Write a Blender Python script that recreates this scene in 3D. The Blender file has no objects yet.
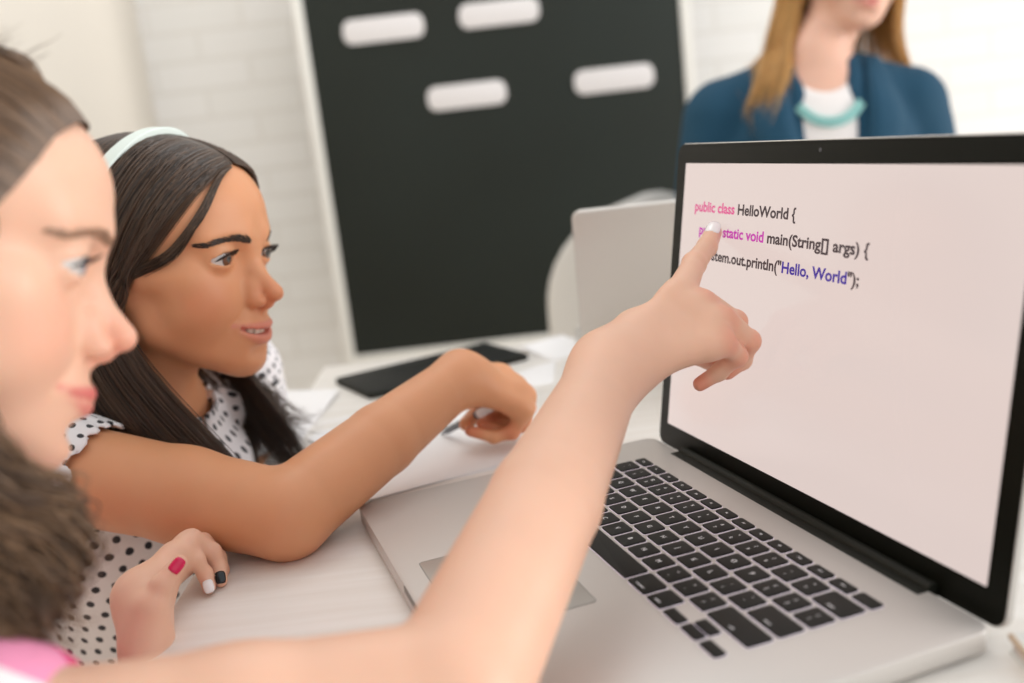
import bpy, bmesh, math, random
import numpy as np
from mathutils import Vector, Matrix
random.seed(7); RNG=np.random.default_rng(7)
C=bpy.context.scene.collection
PI=math.pi
# All lengths below are millimetres, measured from the front left corner of the open laptop's top face
# (x along its front edge, y towards the hinge, z up). The table top lies at z=-14 mm = 0.75 m over the floor.
OFF=Vector((0,0,0.764))
def W(p): return Vector((p[0]/1000,p[1]/1000,p[2]/1000))+OFF
# ---------- camera (pose recovered from the laptop's edges) ----------
F_PX=986.71
CAM=np.array([701.66738,-93.70555,264.89125])
RM=np.array([[0.33205813,0.93670162,-0.11102911],[0.16972309,-0.17511962,-0.96980781],[-0.92786393,0.30318837,-0.21712979]])
def at(u,v,d):
    """a point of the place, from a direction of sight and a real distance in mm"""
    return CAM+RM.T@np.array([(u-512)/F_PX,(v-341.5)/F_PX,1.0])*d
def pj(X):
    c=RM@(np.array(X,float)-CAM); return 512+F_PX*c[0]/c[2],341.5+F_PX*c[1]/c[2],c[2]
# ---------- small helpers ----------
def setp(o,label=None,cat=None,group=None,kind=None):
    if label: o['label']=label
    if cat: o['category']=cat
    if group: o['group']=group
    if kind: o['kind']=kind
    return o
def link(o,parent=None):
    C.objects.link(o)
    if parent is not None: o.parent=parent
    return o
def empty(name,loc=(0,0,0),rot=None):
    o=bpy.data.objects.new(name,None); o.empty_display_size=.05; o.location=W(loc)
    if rot is not None: o.rotation_euler=rot
    C.objects.link(o); bpy.context.view_layer.update(); return o
def np_mesh(name,V,Fc,mat=None,parent=None,smooth=True,world=True):
    """V in laptop mm (world=True) -> mesh object whose data is relative to its parent's origin"""
    V=np.asarray(V,float)/1000.0
    if world:
        V=V+np.array(OFF)
        if parent is not None:
            M=np.array(parent.matrix_world.inverted()); V=V@M[:3,:3].T+M[:3,3]
    me=bpy.data.meshes.new(name)
    if isinstance(Fc,np.ndarray):
        n=Fc.shape[1]; me.vertices.add(len(V)); me.vertices.foreach_set('co',V.astype(np.float32).ravel())
        me.loops.add(Fc.size); me.loops.foreach_set('vertex_index',Fc.astype(np.int32).ravel())
        me.polygons.add(len(Fc)); me.polygons.foreach_set('loop_start',(np.arange(len(Fc))*n).astype(np.int32))
        me.polygons.foreach_set('loop_total',np.full(len(Fc),n,np.int32))
        me.update(calc_edges=True); me.validate()
    else:
        me.from_pydata([tuple(v) for v in V],[],Fc); me.update()
    if smooth: me.polygons.foreach_set('use_smooth',np.ones(len(me.polygons),bool))
    o=bpy.data.objects.new(name,me)
    if mat: me.materials.append(mat)
    if parent is None and world:
        c=V.mean(0); c[2]=V[:,2].min()
        me.transform(Matrix.Translation(-Vector(c))); o.location=Vector(c)
    return link(o,parent)
class MB:
    """collects shapes into one mesh (mm)"""
    def __init__(s): s.V=[];s.F=[]
    def add(s,V,F):
        n=len(s.V); s.V+= [tuple(v) for v in V]; s.F+=[tuple(i+n for i in f) for f in F]; return s
    def box(s,lo,hi,bev=0,M=None,seg=2):
        bm=bmesh.new(); bmesh.ops.create_cube(bm,size=1)
        lo=np.array(lo,float);hi=np.array(hi,float)
        for v in bm.verts: v.co=Vector((lo+hi)/2+(np.array(v.co))*(hi-lo))
        if bev: bmesh.ops.bevel(bm,geom=bm.edges[:],offset=bev,segments=seg,profile=.5,affect='EDGES')
        return s.bm(bm,M)
    def slab(s,w,d,z0,z1,r,bev=.8,cx=0,cy=0,M=None,seg=8):
        """rounded rectangle plate"""
        bm=bmesh.new(); pts=[]
        for (sx,sy,a0) in ((1,1,0),(-1,1,90),(-1,-1,180),(1,-1,270)):
            for k in range(seg+1):
                a=math.radians(a0+90*k/seg); pts.append((cx+sx*(w/2-r)+r*math.cos(a),cy+sy*(d/2-r)+r*math.sin(a)))
        vs=[bm.verts.new((x,y,z0)) for x,y in pts]; f=bm.faces.new(vs)
        e=bmesh.ops.extrude_face_region(bm,geom=[f]); 
        for v in [g for g in e['geom'] if isinstance(g,bmesh.types.BMVert)]: v.co.z=z1
        bmesh.ops.recalc_face_normals(bm,faces=bm.faces[:])
        if bev:
            ed=[q for q in bm.edges if abs(q.verts[0].co.z-q.verts[1].co.z)<1e-6]
            bmesh.ops.bevel(bm,geom=ed,offset=bev,segments=2,profile=.5,affect='EDGES')
        return s.bm(bm,M)
    def tube(s,pts,r,n=10,M=None,cap=True):
        pts=[Vector(p) for p in pts]; rs=r if hasattr(r,'__len__') else [r]*len(pts); V=[];F=[]
        up=Vector((0,0,1))
        for i,p in enumerate(pts):
            t=(pts[min(i+1,len(pts)-1)]-pts[max(i-1,0)]).normalized()
            a=t.cross(up); 
            if a.length<1e-3: a=t.cross(Vector((1,0,0)))
            a.normalize(); b=t.cross(a)
            for k in range(n):
                q=2*PI*k/n; V.append(p+(a*math.cos(q)+b*math.sin(q))*rs[i])
        for i in range(len(pts)-1):
            for k in range(n): F.append((i*n+k,i*n+(k+1)%n,(i+1)*n+(k+1)%n,(i+1)*n+k))
        if cap: F.append(tuple(range(n))[::-1]); F.append(tuple(range((len(pts)-1)*n,len(pts)*n)))
        if M is not None: V=[M@v for v in V]
        return s.add(V,F)
    def bm(s,bm,M=None):
        if M is not None: bm.transform(M)
        bm.verts.index_update()
        s.add([v.co[:] for v in bm.verts],[[v.index for v in f.verts] for f in bm.faces]); bm.free(); return s
    def build(s,name,mat,parent=None,smooth=False,world=True):
        o=np_mesh(name,np.array(s.V,float),[list(f) for f in s.F],mat,parent,smooth,world)
        if not smooth:
            pass
        return o
def autosmooth(o,ang=35):
    me=o.data; me.polygons.foreach_set('use_smooth',np.ones(len(me.polygons),bool))
    me.set_sharp_from_angle(angle=math.radians(ang)); return o
# ---------- materials ----------
def mat(name,col,rough=.5,metal=0,**kw):
    m=bpy.data.materials.new(name); m.use_nodes=True; b=m.node_tree.nodes['Principled BSDF']
    b.inputs['Base Color'].default_value=(*col,1); b.inputs['Roughness'].default_value=rough; b.inputs['Metallic'].default_value=metal
    for k,v in kw.items():
        b.inputs[k.replace('_',' ')].default_value=v
    return m
def lin(r,g,b):
    f=lambda c:(c/255/12.92) if c/255<=.04045 else ((c/255+.055)/1.055)**2.4
    return (f(r),f(g),f(b))
def nd(m,t,**kw):
    n=m.node_tree.nodes.new(t)
    for k,v in kw.items(): setattr(n,k,v)
    return n
def bsdf(m): return m.node_tree.nodes['Principled BSDF']
def noise_bump(m,scale,strength,dist=.001,detail=4,coord='Object',stretch=None):
    L=m.node_tree.links; tc=nd(m,'ShaderNodeTexCoord'); n=nd(m,'ShaderNodeTexNoise'); n.inputs['Scale'].default_value=scale; n.inputs['Detail'].default_value=detail
    src=tc.outputs[coord]
    if stretch:
        mp=nd(m,'ShaderNodeMapping'); mp.inputs['Scale'].default_value=stretch; L.new(src,mp.inputs[0]); src=mp.outputs[0]
    L.new(src,n.inputs['Vector']); b=nd(m,'ShaderNodeBump'); b.inputs['Strength'].default_value=strength; b.inputs['Distance'].default_value=dist
    L.new(n.outputs['Fac'],b.inputs['Height']); L.new(b.outputs[0],bsdf(m).inputs['Normal']); return n
def noise_color(m,c1,c2,scale,detail=3,stretch=None,lo=.35,hi=.65):
    L=m.node_tree.links; tc=nd(m,'ShaderNodeTexCoord'); n=nd(m,'ShaderNodeTexNoise'); n.inputs['Scale'].default_value=scale; n.inputs['Detail'].default_value=detail
    src=tc.outputs['Object']
    if stretch:
        mp=nd(m,'ShaderNodeMapping'); mp.inputs['Scale'].default_value=stretch; L.new(src,mp.inputs[0]); src=mp.outputs[0]
    L.new(src,n.inputs['Vector']); r=nd(m,'ShaderNodeValToRGB'); r.color_ramp.elements[0].position=lo; r.color_ramp.elements[1].position=hi
    r.color_ramp.elements[0].color=(*c1,1); r.color_ramp.elements[1].color=(*c2,1)
    L.new(n.outputs['Fac'],r.inputs[0]); L.new(r.outputs[0],bsdf(m).inputs['Base Color']); return r
# ---------- implicit surfaces: one continuous skin from rounded bones ----------
def N3(v): v=np.asarray(v,float); return v/np.linalg.norm(v)
class P:  # primitive
    def __init__(s,kind,k=4.0,op='u',**d):
        s.kind=kind;s.k=k;s.op=op;s.__dict__.update(d)
    def bound(s):
        if s.kind=='rc':
            c=(s.a+s.b)/2; return c,np.linalg.norm(s.b-s.a)/2+max(s.r1,s.r2)
        if s.kind=='el': return s.c,max(s.r)
        if s.kind=='al': return s.c,max(s.w,30)
    def d(s,X):
        if s.kind=='rc':
            ba=s.b-s.a; q=X-s.a; t=np.clip(q@ba/(ba@ba+1e-9),0,1); return np.linalg.norm(q-t[:,None]*ba,axis=1)-(s.r1+t*(s.r2-s.r1))
        if s.kind=='el':
            q=(X-s.c)@s.R; k0=np.linalg.norm(q/s.r,axis=1); k1=np.linalg.norm(q/(s.r*s.r),axis=1); return k0*(k0-1)/np.maximum(k1,1e-6)
        if s.kind=='al':
            q=(X-s.c)@s.R; w,h=s.w,s.h; Rr=(w*w+h*h)/(2*h)
            d1=np.hypot(q[:,0],q[:,2]+(Rr-h))-Rr; d2=np.hypot(q[:,0],q[:,2]-(Rr-h))-Rr
            return np.maximum(np.maximum(d1,d2),-q[:,1])
    def tf(s,R,t,sc):
        n=P(s.kind,s.k*sc,s.op); n.__dict__.update({k:v for k,v in s.__dict__.items() if k not in('k',)})
        if s.kind=='rc': n.a=R@s.a*sc+t;n.b=R@s.b*sc+t;n.r1=s.r1*sc;n.r2=s.r2*sc
        else:
            n.c=R@s.c*sc+t;n.R=R@s.R
            if s.kind=='el': n.r=s.r*sc
            else: n.w=s.w*sc;n.h=s.h*sc
        return n
def rc(a,b,r1,r2=None,k=4,op='u'): return P('rc',k,op,a=np.array(a,float),b=np.array(b,float),r1=r1,r2=r1 if r2 is None else r2)
def el(c,r,R=None,k=4,op='u'): return P('el',k,op,c=np.array(c,float),r=np.array(r,float),R=np.eye(3) if R is None else R)
def al(c,w,h,R=None,k=.6,op='s'): return P('al',k,op,c=np.array(c,float),w=w,h=h,R=np.eye(3) if R is None else R)
def smin(a,b,k):
    if k<=0: return np.minimum(a,b)
    h=np.maximum(k-np.abs(a-b),0)/k; return np.minimum(a,b)-h*h*k*.25
def smax(a,b,k): return -smin(-a,-b,k)
def sdf(groups,X,centers=None,half=None):
    """groups: list of (prims,k). X (n,3) or (nb,m,3) with block centres for culling"""
    blk=X.ndim==3
    d=np.full(X.shape[:-1],1e3)
    for prims,kg in groups:
        dg=np.full(X.shape[:-1],1e3)
        for p in prims:
            if blk:
                c,r=p.bound(); m=np.linalg.norm(centers-c,axis=1)<r+3*half+p.k+kg+6
                if not m.any(): continue
                Y=X[m]; v=p.d(Y.reshape(-1,3)).reshape(Y.shape[:-1])
                dg[m]=smin(dg[m],v,p.k) if p.op=='u' else smax(dg[m],-v,p.k)
            else:
                v=p.d(X); dg=smin(dg,v,p.k) if p.op=='u' else smax(dg,-v,p.k)
        d=smin(d,dg,kg)
    return d
def rot(yaw,pitch,roll):
    cz,sz=math.cos(yaw),math.sin(yaw);cx,sx=math.cos(pitch),math.sin(pitch);cy,sy=math.cos(roll),math.sin(roll)
    return np.array([[cz,-sz,0],[sz,cz,0],[0,0,1]])@np.array([[1,0,0],[0,cx,-sx],[0,sx,cx]])@np.array([[cy,0,sy],[0,1,0],[-sy,0,cy]])
def polygonise(groups,h=1.5,fn=None,clip=None):
    """sparse surface nets. fn(X,d): extra displacement of the distance; clip: (point,normal) keeps the side the normal points to"""
    bs=[p.bound() for g in groups for p in g[0] if p.op=='u']
    lo=np.min([c-r for c,r in bs],0)-8; hi=np.max([c+r for c,r in bs],0)+8
    B=8; bl=B*h; n=np.ceil((hi-lo)/bl).astype(int)
    g=np.stack(np.meshgrid(*[np.arange(k) for k in n],indexing='ij'),-1).reshape(-1,3)
    cen=lo+(g+.5)*bl; half=bl*math.sqrt(3)/2
    keep=np.zeros(len(cen),bool)
    for i in range(0,len(cen),20000):
        dd=sdf(groups,cen[i:i+20000,None,:],cen[i:i+20000],2.5*half)[:,0]; keep[i:i+20000]=np.abs(dd)<half*2+6
    if clip is not None: keep&=((cen-clip[0])@clip[1])>-half
    g=g[keep];cen=cen[keep]
    loc=np.stack(np.meshgrid(*[np.arange(B+1)]*3,indexing='ij'),-1)
    D=[]
    for i in range(0,len(g),1500):
        gg=g[i:i+1500]; X=(lo+(gg[:,None,None,None,:]*B+loc)*h).reshape(len(gg),-1,3)
        d=sdf(groups,X,cen[i:i+1500],half)
        if fn is not None: d=fn(X.reshape(-1,3),d.reshape(-1)).reshape(d.shape)
        if clip is not None: d=np.maximum(d,-((X-clip[0])@clip[1]))
        D.append(d.reshape(-1,B+1,B+1,B+1).astype(np.float32))
    D=np.concatenate(D); ins=D<0
    cs=sum(ins[:,a:a+B,b:b+B,c:c+B].astype(int) for a in(0,1) for b in(0,1) for c in(0,1)); act=(cs>0)&(cs<8)
    bi,ci,cj,ck=np.nonzero(act)
    cell=g[bi]*B+np.stack([ci,cj,ck],1); dim=n*B+2
    cid=(cell[:,0]*dim[1]+cell[:,1])*dim[2]+cell[:,2]
    acc=np.zeros((len(bi),3));cnt=np.zeros(len(bi))
    cv={(a,b,c):D[bi,ci+a,cj+b,ck+c] for a in(0,1) for b in(0,1) for c in(0,1)}
    ks=list(cv)
    for ia,A in enumerate(ks):
        for Bk in ks[ia+1:]:
            if sum(abs(x-y) for x,y in zip(A,Bk))!=1: continue
            da,db=cv[A],cv[Bk]; m=(da<0)!=(db<0); t=np.where(m,da/np.where(m,da-db,1),0)
            acc+=np.where(m[:,None],np.array(A)+t[:,None]*(np.array(Bk)-np.array(A)),0);cnt+=m
    V=lo+(cell+acc/cnt[:,None])*h
    order=np.argsort(cid);scid=cid[order]
    def find(c):
        q=(c[:,0]*dim[1]+c[:,1])*dim[2]+c[:,2]; i=np.clip(np.searchsorted(scid,q),0,len(scid)-1); ok=scid[i]==q; return order[i],ok
    Q=[]
    o=cv[(0,0,0)]<0
    for ax in range(3):
        e=[0,0,0];e[ax]=1; m=o!=(cv[tuple(e)]<0)
        u=np.zeros(3,int);v=np.zeros(3,int);u[(ax+1)%3]=1;v[(ax+2)%3]=1
        c=cell[m]; i0,k0=find(c);i1,k1=find(c-u);i2,k2=find(c-u-v);i3,k3=find(c-v)
        q=np.stack([i0,i1,i2,i3],1); fl=~o[m]; q[fl]=q[fl][:,::-1]; Q.append(q[k0&k1&k2&k3])
    Q=np.concatenate(Q)
    # one pass of relaxation against the grid's stair steps
    for lam in (.5,.3):
        E=np.concatenate([Q[:,[a,(a+1)%4]] for a in range(4)]); s=np.zeros_like(V);k=np.zeros(len(V))
        for a in range(3): s[:,a]=np.bincount(E[:,0],V[E[:,1],a],len(V))+np.bincount(E[:,1],V[E[:,0],a],len(V))
        k=np.bincount(E[:,0],minlength=len(V))+np.bincount(E[:,1],minlength=len(V)); V=V+lam*(s/np.maximum(k,1)[:,None]-V)*(k>0)[:,None]
    return V,Q
def paint(o,Vw,rules,base=(0,0,0)):
    """float-colour attribute 'zone' from distances to primitives: (prim list, inner, outer, channel, amount)"""
    col=np.zeros((len(Vw),4),np.float32);col[:,3]=1
    for prims,i,u,ch,am in rules:
        d=np.min([p.d(Vw) for p in prims],0); w=np.clip((u-d)/(u-i),0,1); w=w*w*(3-2*w)*am; col[:,ch]=np.maximum(col[:,ch],w)
    a=o.data.color_attributes.new('zone','FLOAT_COLOR','POINT'); a.data.foreach_set('color',col.ravel())
def skin_mat(name,base,lip,blush,rough=.48,sss=.25):
    m=mat(name,base,rough); L=m.node_tree.links; b=bsdf(m)
    b.inputs['Subsurface Weight'].default_value=sss; b.inputs['Subsurface Radius'].default_value=(1,.35,.2); b.inputs['Subsurface Scale'].default_value=.006
    b.inputs['Specular IOR Level'].default_value=.35
    at_=nd(m,'ShaderNodeVertexColor',layer_name='zone'); sep=nd(m,'ShaderNodeSeparateColor'); L.new(at_.outputs[0],sep.inputs[0])
    no=nd(m,'ShaderNodeTexNoise'); no.inputs['Scale'].default_value=25; no.inputs['Detail'].default_value=4; tc=nd(m,'ShaderNodeTexCoord'); L.new(tc.outputs['Object'],no.inputs['Vector'])
    m0=nd(m,'ShaderNodeMix',data_type='RGBA'); m0.inputs[6].default_value=(*[c*.93 for c in base],1); m0.inputs[7].default_value=(*[min(1,c*1.07) for c in base],1); L.new(no.outputs['Fac'],m0.inputs[0])
    m1=nd(m,'ShaderNodeMix',data_type='RGBA'); L.new(sep.outputs[1],m1.inputs[0]); L.new(m0.outputs[2],m1.inputs[6]); m1.inputs[7].default_value=(*blush,1)
    m2=nd(m,'ShaderNodeMix',data_type='RGBA'); L.new(sep.outputs[0],m2.inputs[0]); L.new(m1.outputs[2],m2.inputs[6]); m2.inputs[7].default_value=(*lip,1)
    L.new(m2.outputs[2],b.inputs['Base Color'])
    n2=nd(m,'ShaderNodeTexNoise'); n2.inputs['Scale'].default_value=900; L.new(tc.outputs['Object'],n2.inputs['Vector']); bp=nd(m,'ShaderNodeBump'); bp.inputs['Strength'].default_value=.12; bp.inputs['Distance'].default_value=.0003
    L.new(n2.outputs['Fac'],bp.inputs['Height']); L.new(bp.outputs[0],b.inputs['Normal'])
    return m
# ---------- head ----------
# local frame, mm: x to the person's right, y forward, z up, origin between the ears
def head_prims(smile=1.0,mouth_open=3.5,child=True,gaze=None,lid=4.6,cran=70):
    g=[]
    g.append(el((0,-10,42),(71,88,cran),k=8))
    g.append(el((0,28,46),(63,58,54-(70-cran)*.8),k=14))
    g.append(el((0,28,-10),(53,52,60),k=20))                # face
    g.append(el((0,48,-40),(34,37,38),k=18))
    for s in(-1,1):
        g.append(rc((s*15,66,-64),(s*38,14,-38),11,12,k=18))    # jaw
        g.append(rc((s*38,14,-38),(s*53,-2,-4),12,13,k=18))
        g.append(el((s*34,52,-18),(21,24,26),k=16))             # cheek
        g.append(rc((s*46,50,2),(s*57,20,6),9,9,k=18))          # cheekbone
        g.append(rc((s*14,80,32),(s*42,66,32),6,5,k=16))        # brow
        g.append(el((s*33,87,16),(15,13.0,11),k=13,op='s'))    # socket
    g.append(el((0,72,-69),(15,14,13),k=16))                # chin
    g.append(el((0,70,-44),(23,19.5,18),k=12))              # muzzle
    g.append(el((0,88,-61),(13,5,4),k=8,op='s'))
    g.append(rc((0,77,26),(0,83,4),7,6.5,k=10))             # nose
    g.append(rc((0,84,4),(0,100.5,-13),5.8,7.2,k=8))
    for s in(-1,1):
        g.append(el((s*9.5,88,-19),(6.0,9.5,6.0),k=4))
        g.append(el((s*7.5,83,-10),(6,8,8),k=6))
        g.append(el((s*5.8,92,-27),(3.0,5,4.2),k=1.5,op='s'))
        g.append(rc((s*17,84,-24),(s*27,77,-38),.8,.8,k=5,op='s'))
    g.append(rc((0,90,-27),(0,95.5,-22),3.2,3.6,k=4))
    g.append(rc((0,92.5,-28),(0,93.2,-33),1.2,1.2,k=3,op='s'))
    for s in(-1,1):
        g.append(el((s*71,-6,2),(5,17,28),R=rot(s*-.35,.15,0),k=4)); g.append(el((s*76,-1,4),(5,9,17),R=rot(s*-.35,.15,0),k=3,op='s'))
    # mouth: lips follow a smiling arc
    w=21+4.2*smile; o2=mouth_open/2; lips=[]
    def arc(t,dz,dy):
        return np.array([w*t,90.5+dy-14*abs(t)**2.0-1.5*smile*t*t,-45+dz*(1-t*t)+5.5*smile*t*t])
    ts=np.linspace(-1,1,15); f=lambda t:max(0,1-t*t)**.6
    rU=lambda t:.9+1.7*f(t)*(1-.22*math.exp(-(t/.12)**2)); rL=lambda t:.9+2.7*f(t)
    for i in range(14):
        t0,t1=ts[i],ts[i+1]
        lips.append(rc(arc(t0,o2+rU(0)+.3,.2),arc(t1,o2+rU(0)+.3,.2),rU(t0),rU(t1),k=3.5))
        lips.append(rc(arc(t0,-o2-rL(0)+.2,-1.8),arc(t1,-o2-rL(0)+.2,-1.8),rL(t0),rL(t1),k=3.5))
    g+=lips
    cutf=lambda t:max(.6,o2*max(0,1-t*t)**.5)
    for dy,kk in ((1.5,1.0),(-2.5,.6),(-6,.5),(-10,.5)):
        if dy<0 and mouth_open<1.5: continue
        for i in (range(1,13) if dy>0 else range(3,11)):
            a=arc(ts[i],0,dy);b=arc(ts[i+1],0,dy)
            g.append(rc(a,b,cutf(ts[i]),cutf(ts[i+1]),k=kk,op='s'))
    # eyelids
    for s in(-1,1):
        e=EYE(s); g.append(el(e,(13.4,13.3,13.0),k=5))
    for s in(-1,1):
        e=EYE(s); g.append(al(e+np.array([0,2,-.6]),12.6,lid,R=rot(s*-.28,0,s*.10)))
        pass
    return g,lips
def EYE(s): return np.array([s*31.0,68.0,17.0])
def xf(prims,R,t,sc): return [p.tf(R,t,sc) for p in prims]
def eye_mats(name,iris):
    m=mat(name,(.85,.83,.82),.08); L=m.node_tree.links; tc=nd(m,'ShaderNodeTexCoord')
    nrm=nd(m,'ShaderNodeVectorMath',operation='NORMALIZE'); L.new(tc.outputs['Object'],nrm.inputs[0]); sx=nd(m,'ShaderNodeSeparateXYZ'); L.new(nrm.outputs[0],sx.inputs[0])
    ac=nd(m,'ShaderNodeMath',operation='ARCCOSINE'); L.new(sx.outputs[1],ac.inputs[0]); r=nd(m,'ShaderNodeValToRGB'); L.new(ac.outputs[0],r.inputs[0])
    e=r.color_ramp.elements; e[0].position=0;e[0].color=(.005,.005,.005,1);e[1].position=1;e[1].color=(.75,.72,.70,1)
    for p,c in((.21,(.005,.005,.005)),(.23,iris),(.50,iris),(.55,tuple(x*.2 for x in iris)),(.59,(.60,.57,.55))):
        q=e.new(p);q.color=(*c,1)
    L.new(r.outputs[0],bsdf(m).inputs['Base Color']); bsdf(m).inputs['Coat Weight'].default_value=1; bsdf(m).inputs['Coat Roughness'].default_value=.02
    return m
def make_eye(parent,R,t,sc,s,gaze,m):
    me=bpy.data.meshes.new('eye'); bm=bmesh.new(); bmesh.ops.create_uvsphere(bm,u_segments=40,v_segments=24,radius=.0117*sc)
    for f in bm.faces: f.smooth=True
    bm.to_mesh(me);bm.free(); me.materials.append(m); o=bpy.data.objects.new('eye',me); link(o,parent)
    c=R@EYE(s)*sc+t; Rg=R@rot(gaze[0],gaze[1],0)
    M=Matrix([list(Rg[i])+[0] for i in range(3)]+[[0,0,0,1]]); M.translation=W(c)
    o.matrix_parent_inverse=Matrix(); o.matrix_local=parent.matrix_world.inverted()@M
    return o
def lashes(parent,R,t,sc,m,s,lid=4.6):
    """upper lash line and a thin brow of hairs"""
    e=EYE(s); V=[];mb=MB(); Ra=rot(s*-.28,0,s*.10)
    w,h=12.6,lid; Rr=(w*w+h*h)/(2*h)
    def edge(u,up):
        x=w*u; z=(math.sqrt(Rr*Rr-x*x)-(Rr-h)-.6)*(1 if up else -1)
        q=Ra@np.array([x,0,z])+np.array([0,2,-.6]); yy=math.sqrt(max(13.0**2-q[0]**2-q[2]**2,1)); return e+np.array([q[0],yy,q[2]])
    mb.tube([tuple(R@edge(u,True)*sc+t) for u in np.linspace(-.97,.97,13)],[.25*sc]+[.85*sc]*11+[.3*sc],6)
    for u in np.linspace(-.9,.95,34):
        p=edge(u,True); d=N3(np.array([(u*.35),1.0,.35])); L_=(5.5+2.5*max(0,s*u)) 
        mb.tube([tuple(R@q*sc+t) for q in(p,p+d*L_*.5,p+d*L_*.9+np.array([0,0,L_*.35]))],[.28*sc,.2*sc,.06*sc],4,cap=False)
    return mb.build('eyelashes',m,parent,True)
def brow(parent,R,t,sc,m,s,grp,n=150,thick=1.0,lift=0):
    mb=MB(); rr=random.Random(3+s)
    pts=[]
    for i in range(n):
        u=rr.random(); x=s*(13+35*u); z=28.5+lift+5.0*math.sin(u*2.2)-3.5*u*u; wd=(2.4*(1-u*.75)+.4)*thick*min(1,.35+u*5)
        z+=rr.uniform(-wd,wd); y=91-.0125*x*x
        p=np.array([x,y,z]); d=N3([s*(.6+.5*u),-.25-.3*u,.75-1.0*u]); pts.append((p,d))
    P0=np.array([q[0] for q in pts]); D0=np.array([q[1] for q in pts])
    A=snap(grp,P0,.1,.1,12); Bq=snap(grp,A+D0*5.0,.5,.5,8)
    for a,b in zip(A,Bq): mb.tube([tuple(R@a*sc+t),tuple(R@((a+b)/2)*sc+t),tuple(R@b*sc+t)],[.36*sc,.3*sc,.07*sc],4,cap=False)
    return mb.build('eyebrow',m,parent,True)
def grad(g,X,e=.5):
    G=np.zeros_like(X)
    for a in range(3):
        d=np.zeros(3);d[a]=e; G[:,a]=sdf(g,X+d)-sdf(g,X-d)
    return G/np.maximum(np.linalg.norm(G,axis=1,keepdims=True),1e-6)
def snap(g,X,lo,hi,it=5):
    """move points along the gradient until lo<=distance<=hi"""
    X=X.copy()
    for _ in range(it):
        d=sdf(g,X); tgt=np.clip(d,lo,hi); m=np.abs(tgt-d)>.02
        if not m.any(): break
        X[m]+=grad(g,X[m])*((tgt-d)[m,None]) if True else 0
    return X
def push_out(g,X,off,it=4):
    X=X.copy()
    for _ in range(it):
        d=sdf(g,X); o=off if np.ndim(off) else np.full(len(X),off); m=d<o
        if not m.any(): break
        X[m]+=grad(g,X[m],1.0)*((o-d)[m,None]+.05)
    return X
def teeth(parent,R,t,sc,m,smile=1.0,up=2.2):
    w=22.5*(1+.12*smile); mb=MB()
    for i in range(-4,5):
        if i==0: continue
        u=(abs(i)-.5)*(1 if i>0 else -1); wd=[0,4.0,3.3,3.5,3.2][abs(i)]
        xs=[0,4.1,11.4,18.3,25][abs(i)]; x=(1 if i>0 else -1)*{1:4.1,2:11.5,3:18.2,4:24.2}[abs(i)]
        y=85.0-.022*x*x; z=-43.8+.0045*x*x
        an=-math.atan(.044*x)
        M=Matrix.Translation((x*.93,y,z+2))@Matrix.Rotation(an,4,'Z')
        hh=[0,5.2,4.4,4.8,4.3][abs(i)]
        b2=MB().box((-wd*.93,-2,-hh),(wd*.93,2,4),1.2,M)
        mb.add([tuple(R@np.array(v)*sc+t) for v in b2.V],b2.F)
    return mb.build('teeth',m,parent,True)
# ---------- hair ----------
def catmull(Pt,n):
    Pt=np.asarray(Pt,float); k=len(Pt); P_=np.concatenate([[2*Pt[0]-Pt[1]],Pt,[2*Pt[-1]-Pt[-2]]]); out=[]
    for u in np.linspace(0,k-1-1e-9,n):
        i=int(u);f=u-i; a,b,c,d=P_[i:i+4]; out.append(.5*((2*b)+(c-a)*f+(2*a-5*b+4*c-d)*f*f+(-a+3*b-3*c+d)*f**3))
    return np.array(out)
def strands(guides,n,seg=14,spread=3.0,r=.5,curl=0,curl_n=3,clump=12,tipvar=.12,flare=1.0,bias=None):
    """interpolate hair strands across a sheet of guide curves -> (n,seg,3), radii"""
    G=np.array([catmull(g,seg) for g in guides]); m=len(G)
    u=RNG.random(n)*(m-1-1e-6)
    cl=np.round(u*clump)/clump; u2=np.clip(u+(cl-u)*.55*RNG.random(n),0,m-1-1e-6)
    i=u2.astype(int);f=(u2-i)[:,None,None]; S=G[i]*(1-f)+G[i+1]*f
    tt=np.linspace(0,1,seg)
    # offsets constant along a strand plus slow wander
    off=RNG.normal(size=(n,1,3))*spread*(.25+.75*tt[None,:,None]*flare)
    ph=RNG.random((n,1))*6.28; wob=np.stack([np.sin(tt[None]*5+ph+k) for k in(0,2,4)],-1)*spread*.35*tt[None,:,None]
    S=S+off+wob
    if curl:
        cp=(np.floor(u*clump)*2.399)[:,None]+RNG.normal(size=(n,1))*.35; a=tt[None]*curl_n*6.28+cp
        amp=curl*(tt[None]**.7)*(1+.0*a); S=S+np.stack([np.cos(a)*amp,np.sin(a)*amp,.3*np.sin(a*1.3)*amp],-1)
    # vary length
    keep=1-RNG.random(n)*tipvar
    idx=np.linspace(0,1,seg)[None]*keep[:,None]*(seg-1); i0=np.clip(idx.astype(int),0,seg-2); fr=(idx-i0)[...,None]
    ar=np.arange(n)[:,None]; S=S[ar,i0]*(1-fr)+S[ar,i0+1]*fr
    R_=np.full((n,seg),r)*(.7+.6*RNG.random((n,1)))*np.clip(1.12-tt[None]**4,.15,1)
    return S,R_
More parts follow.
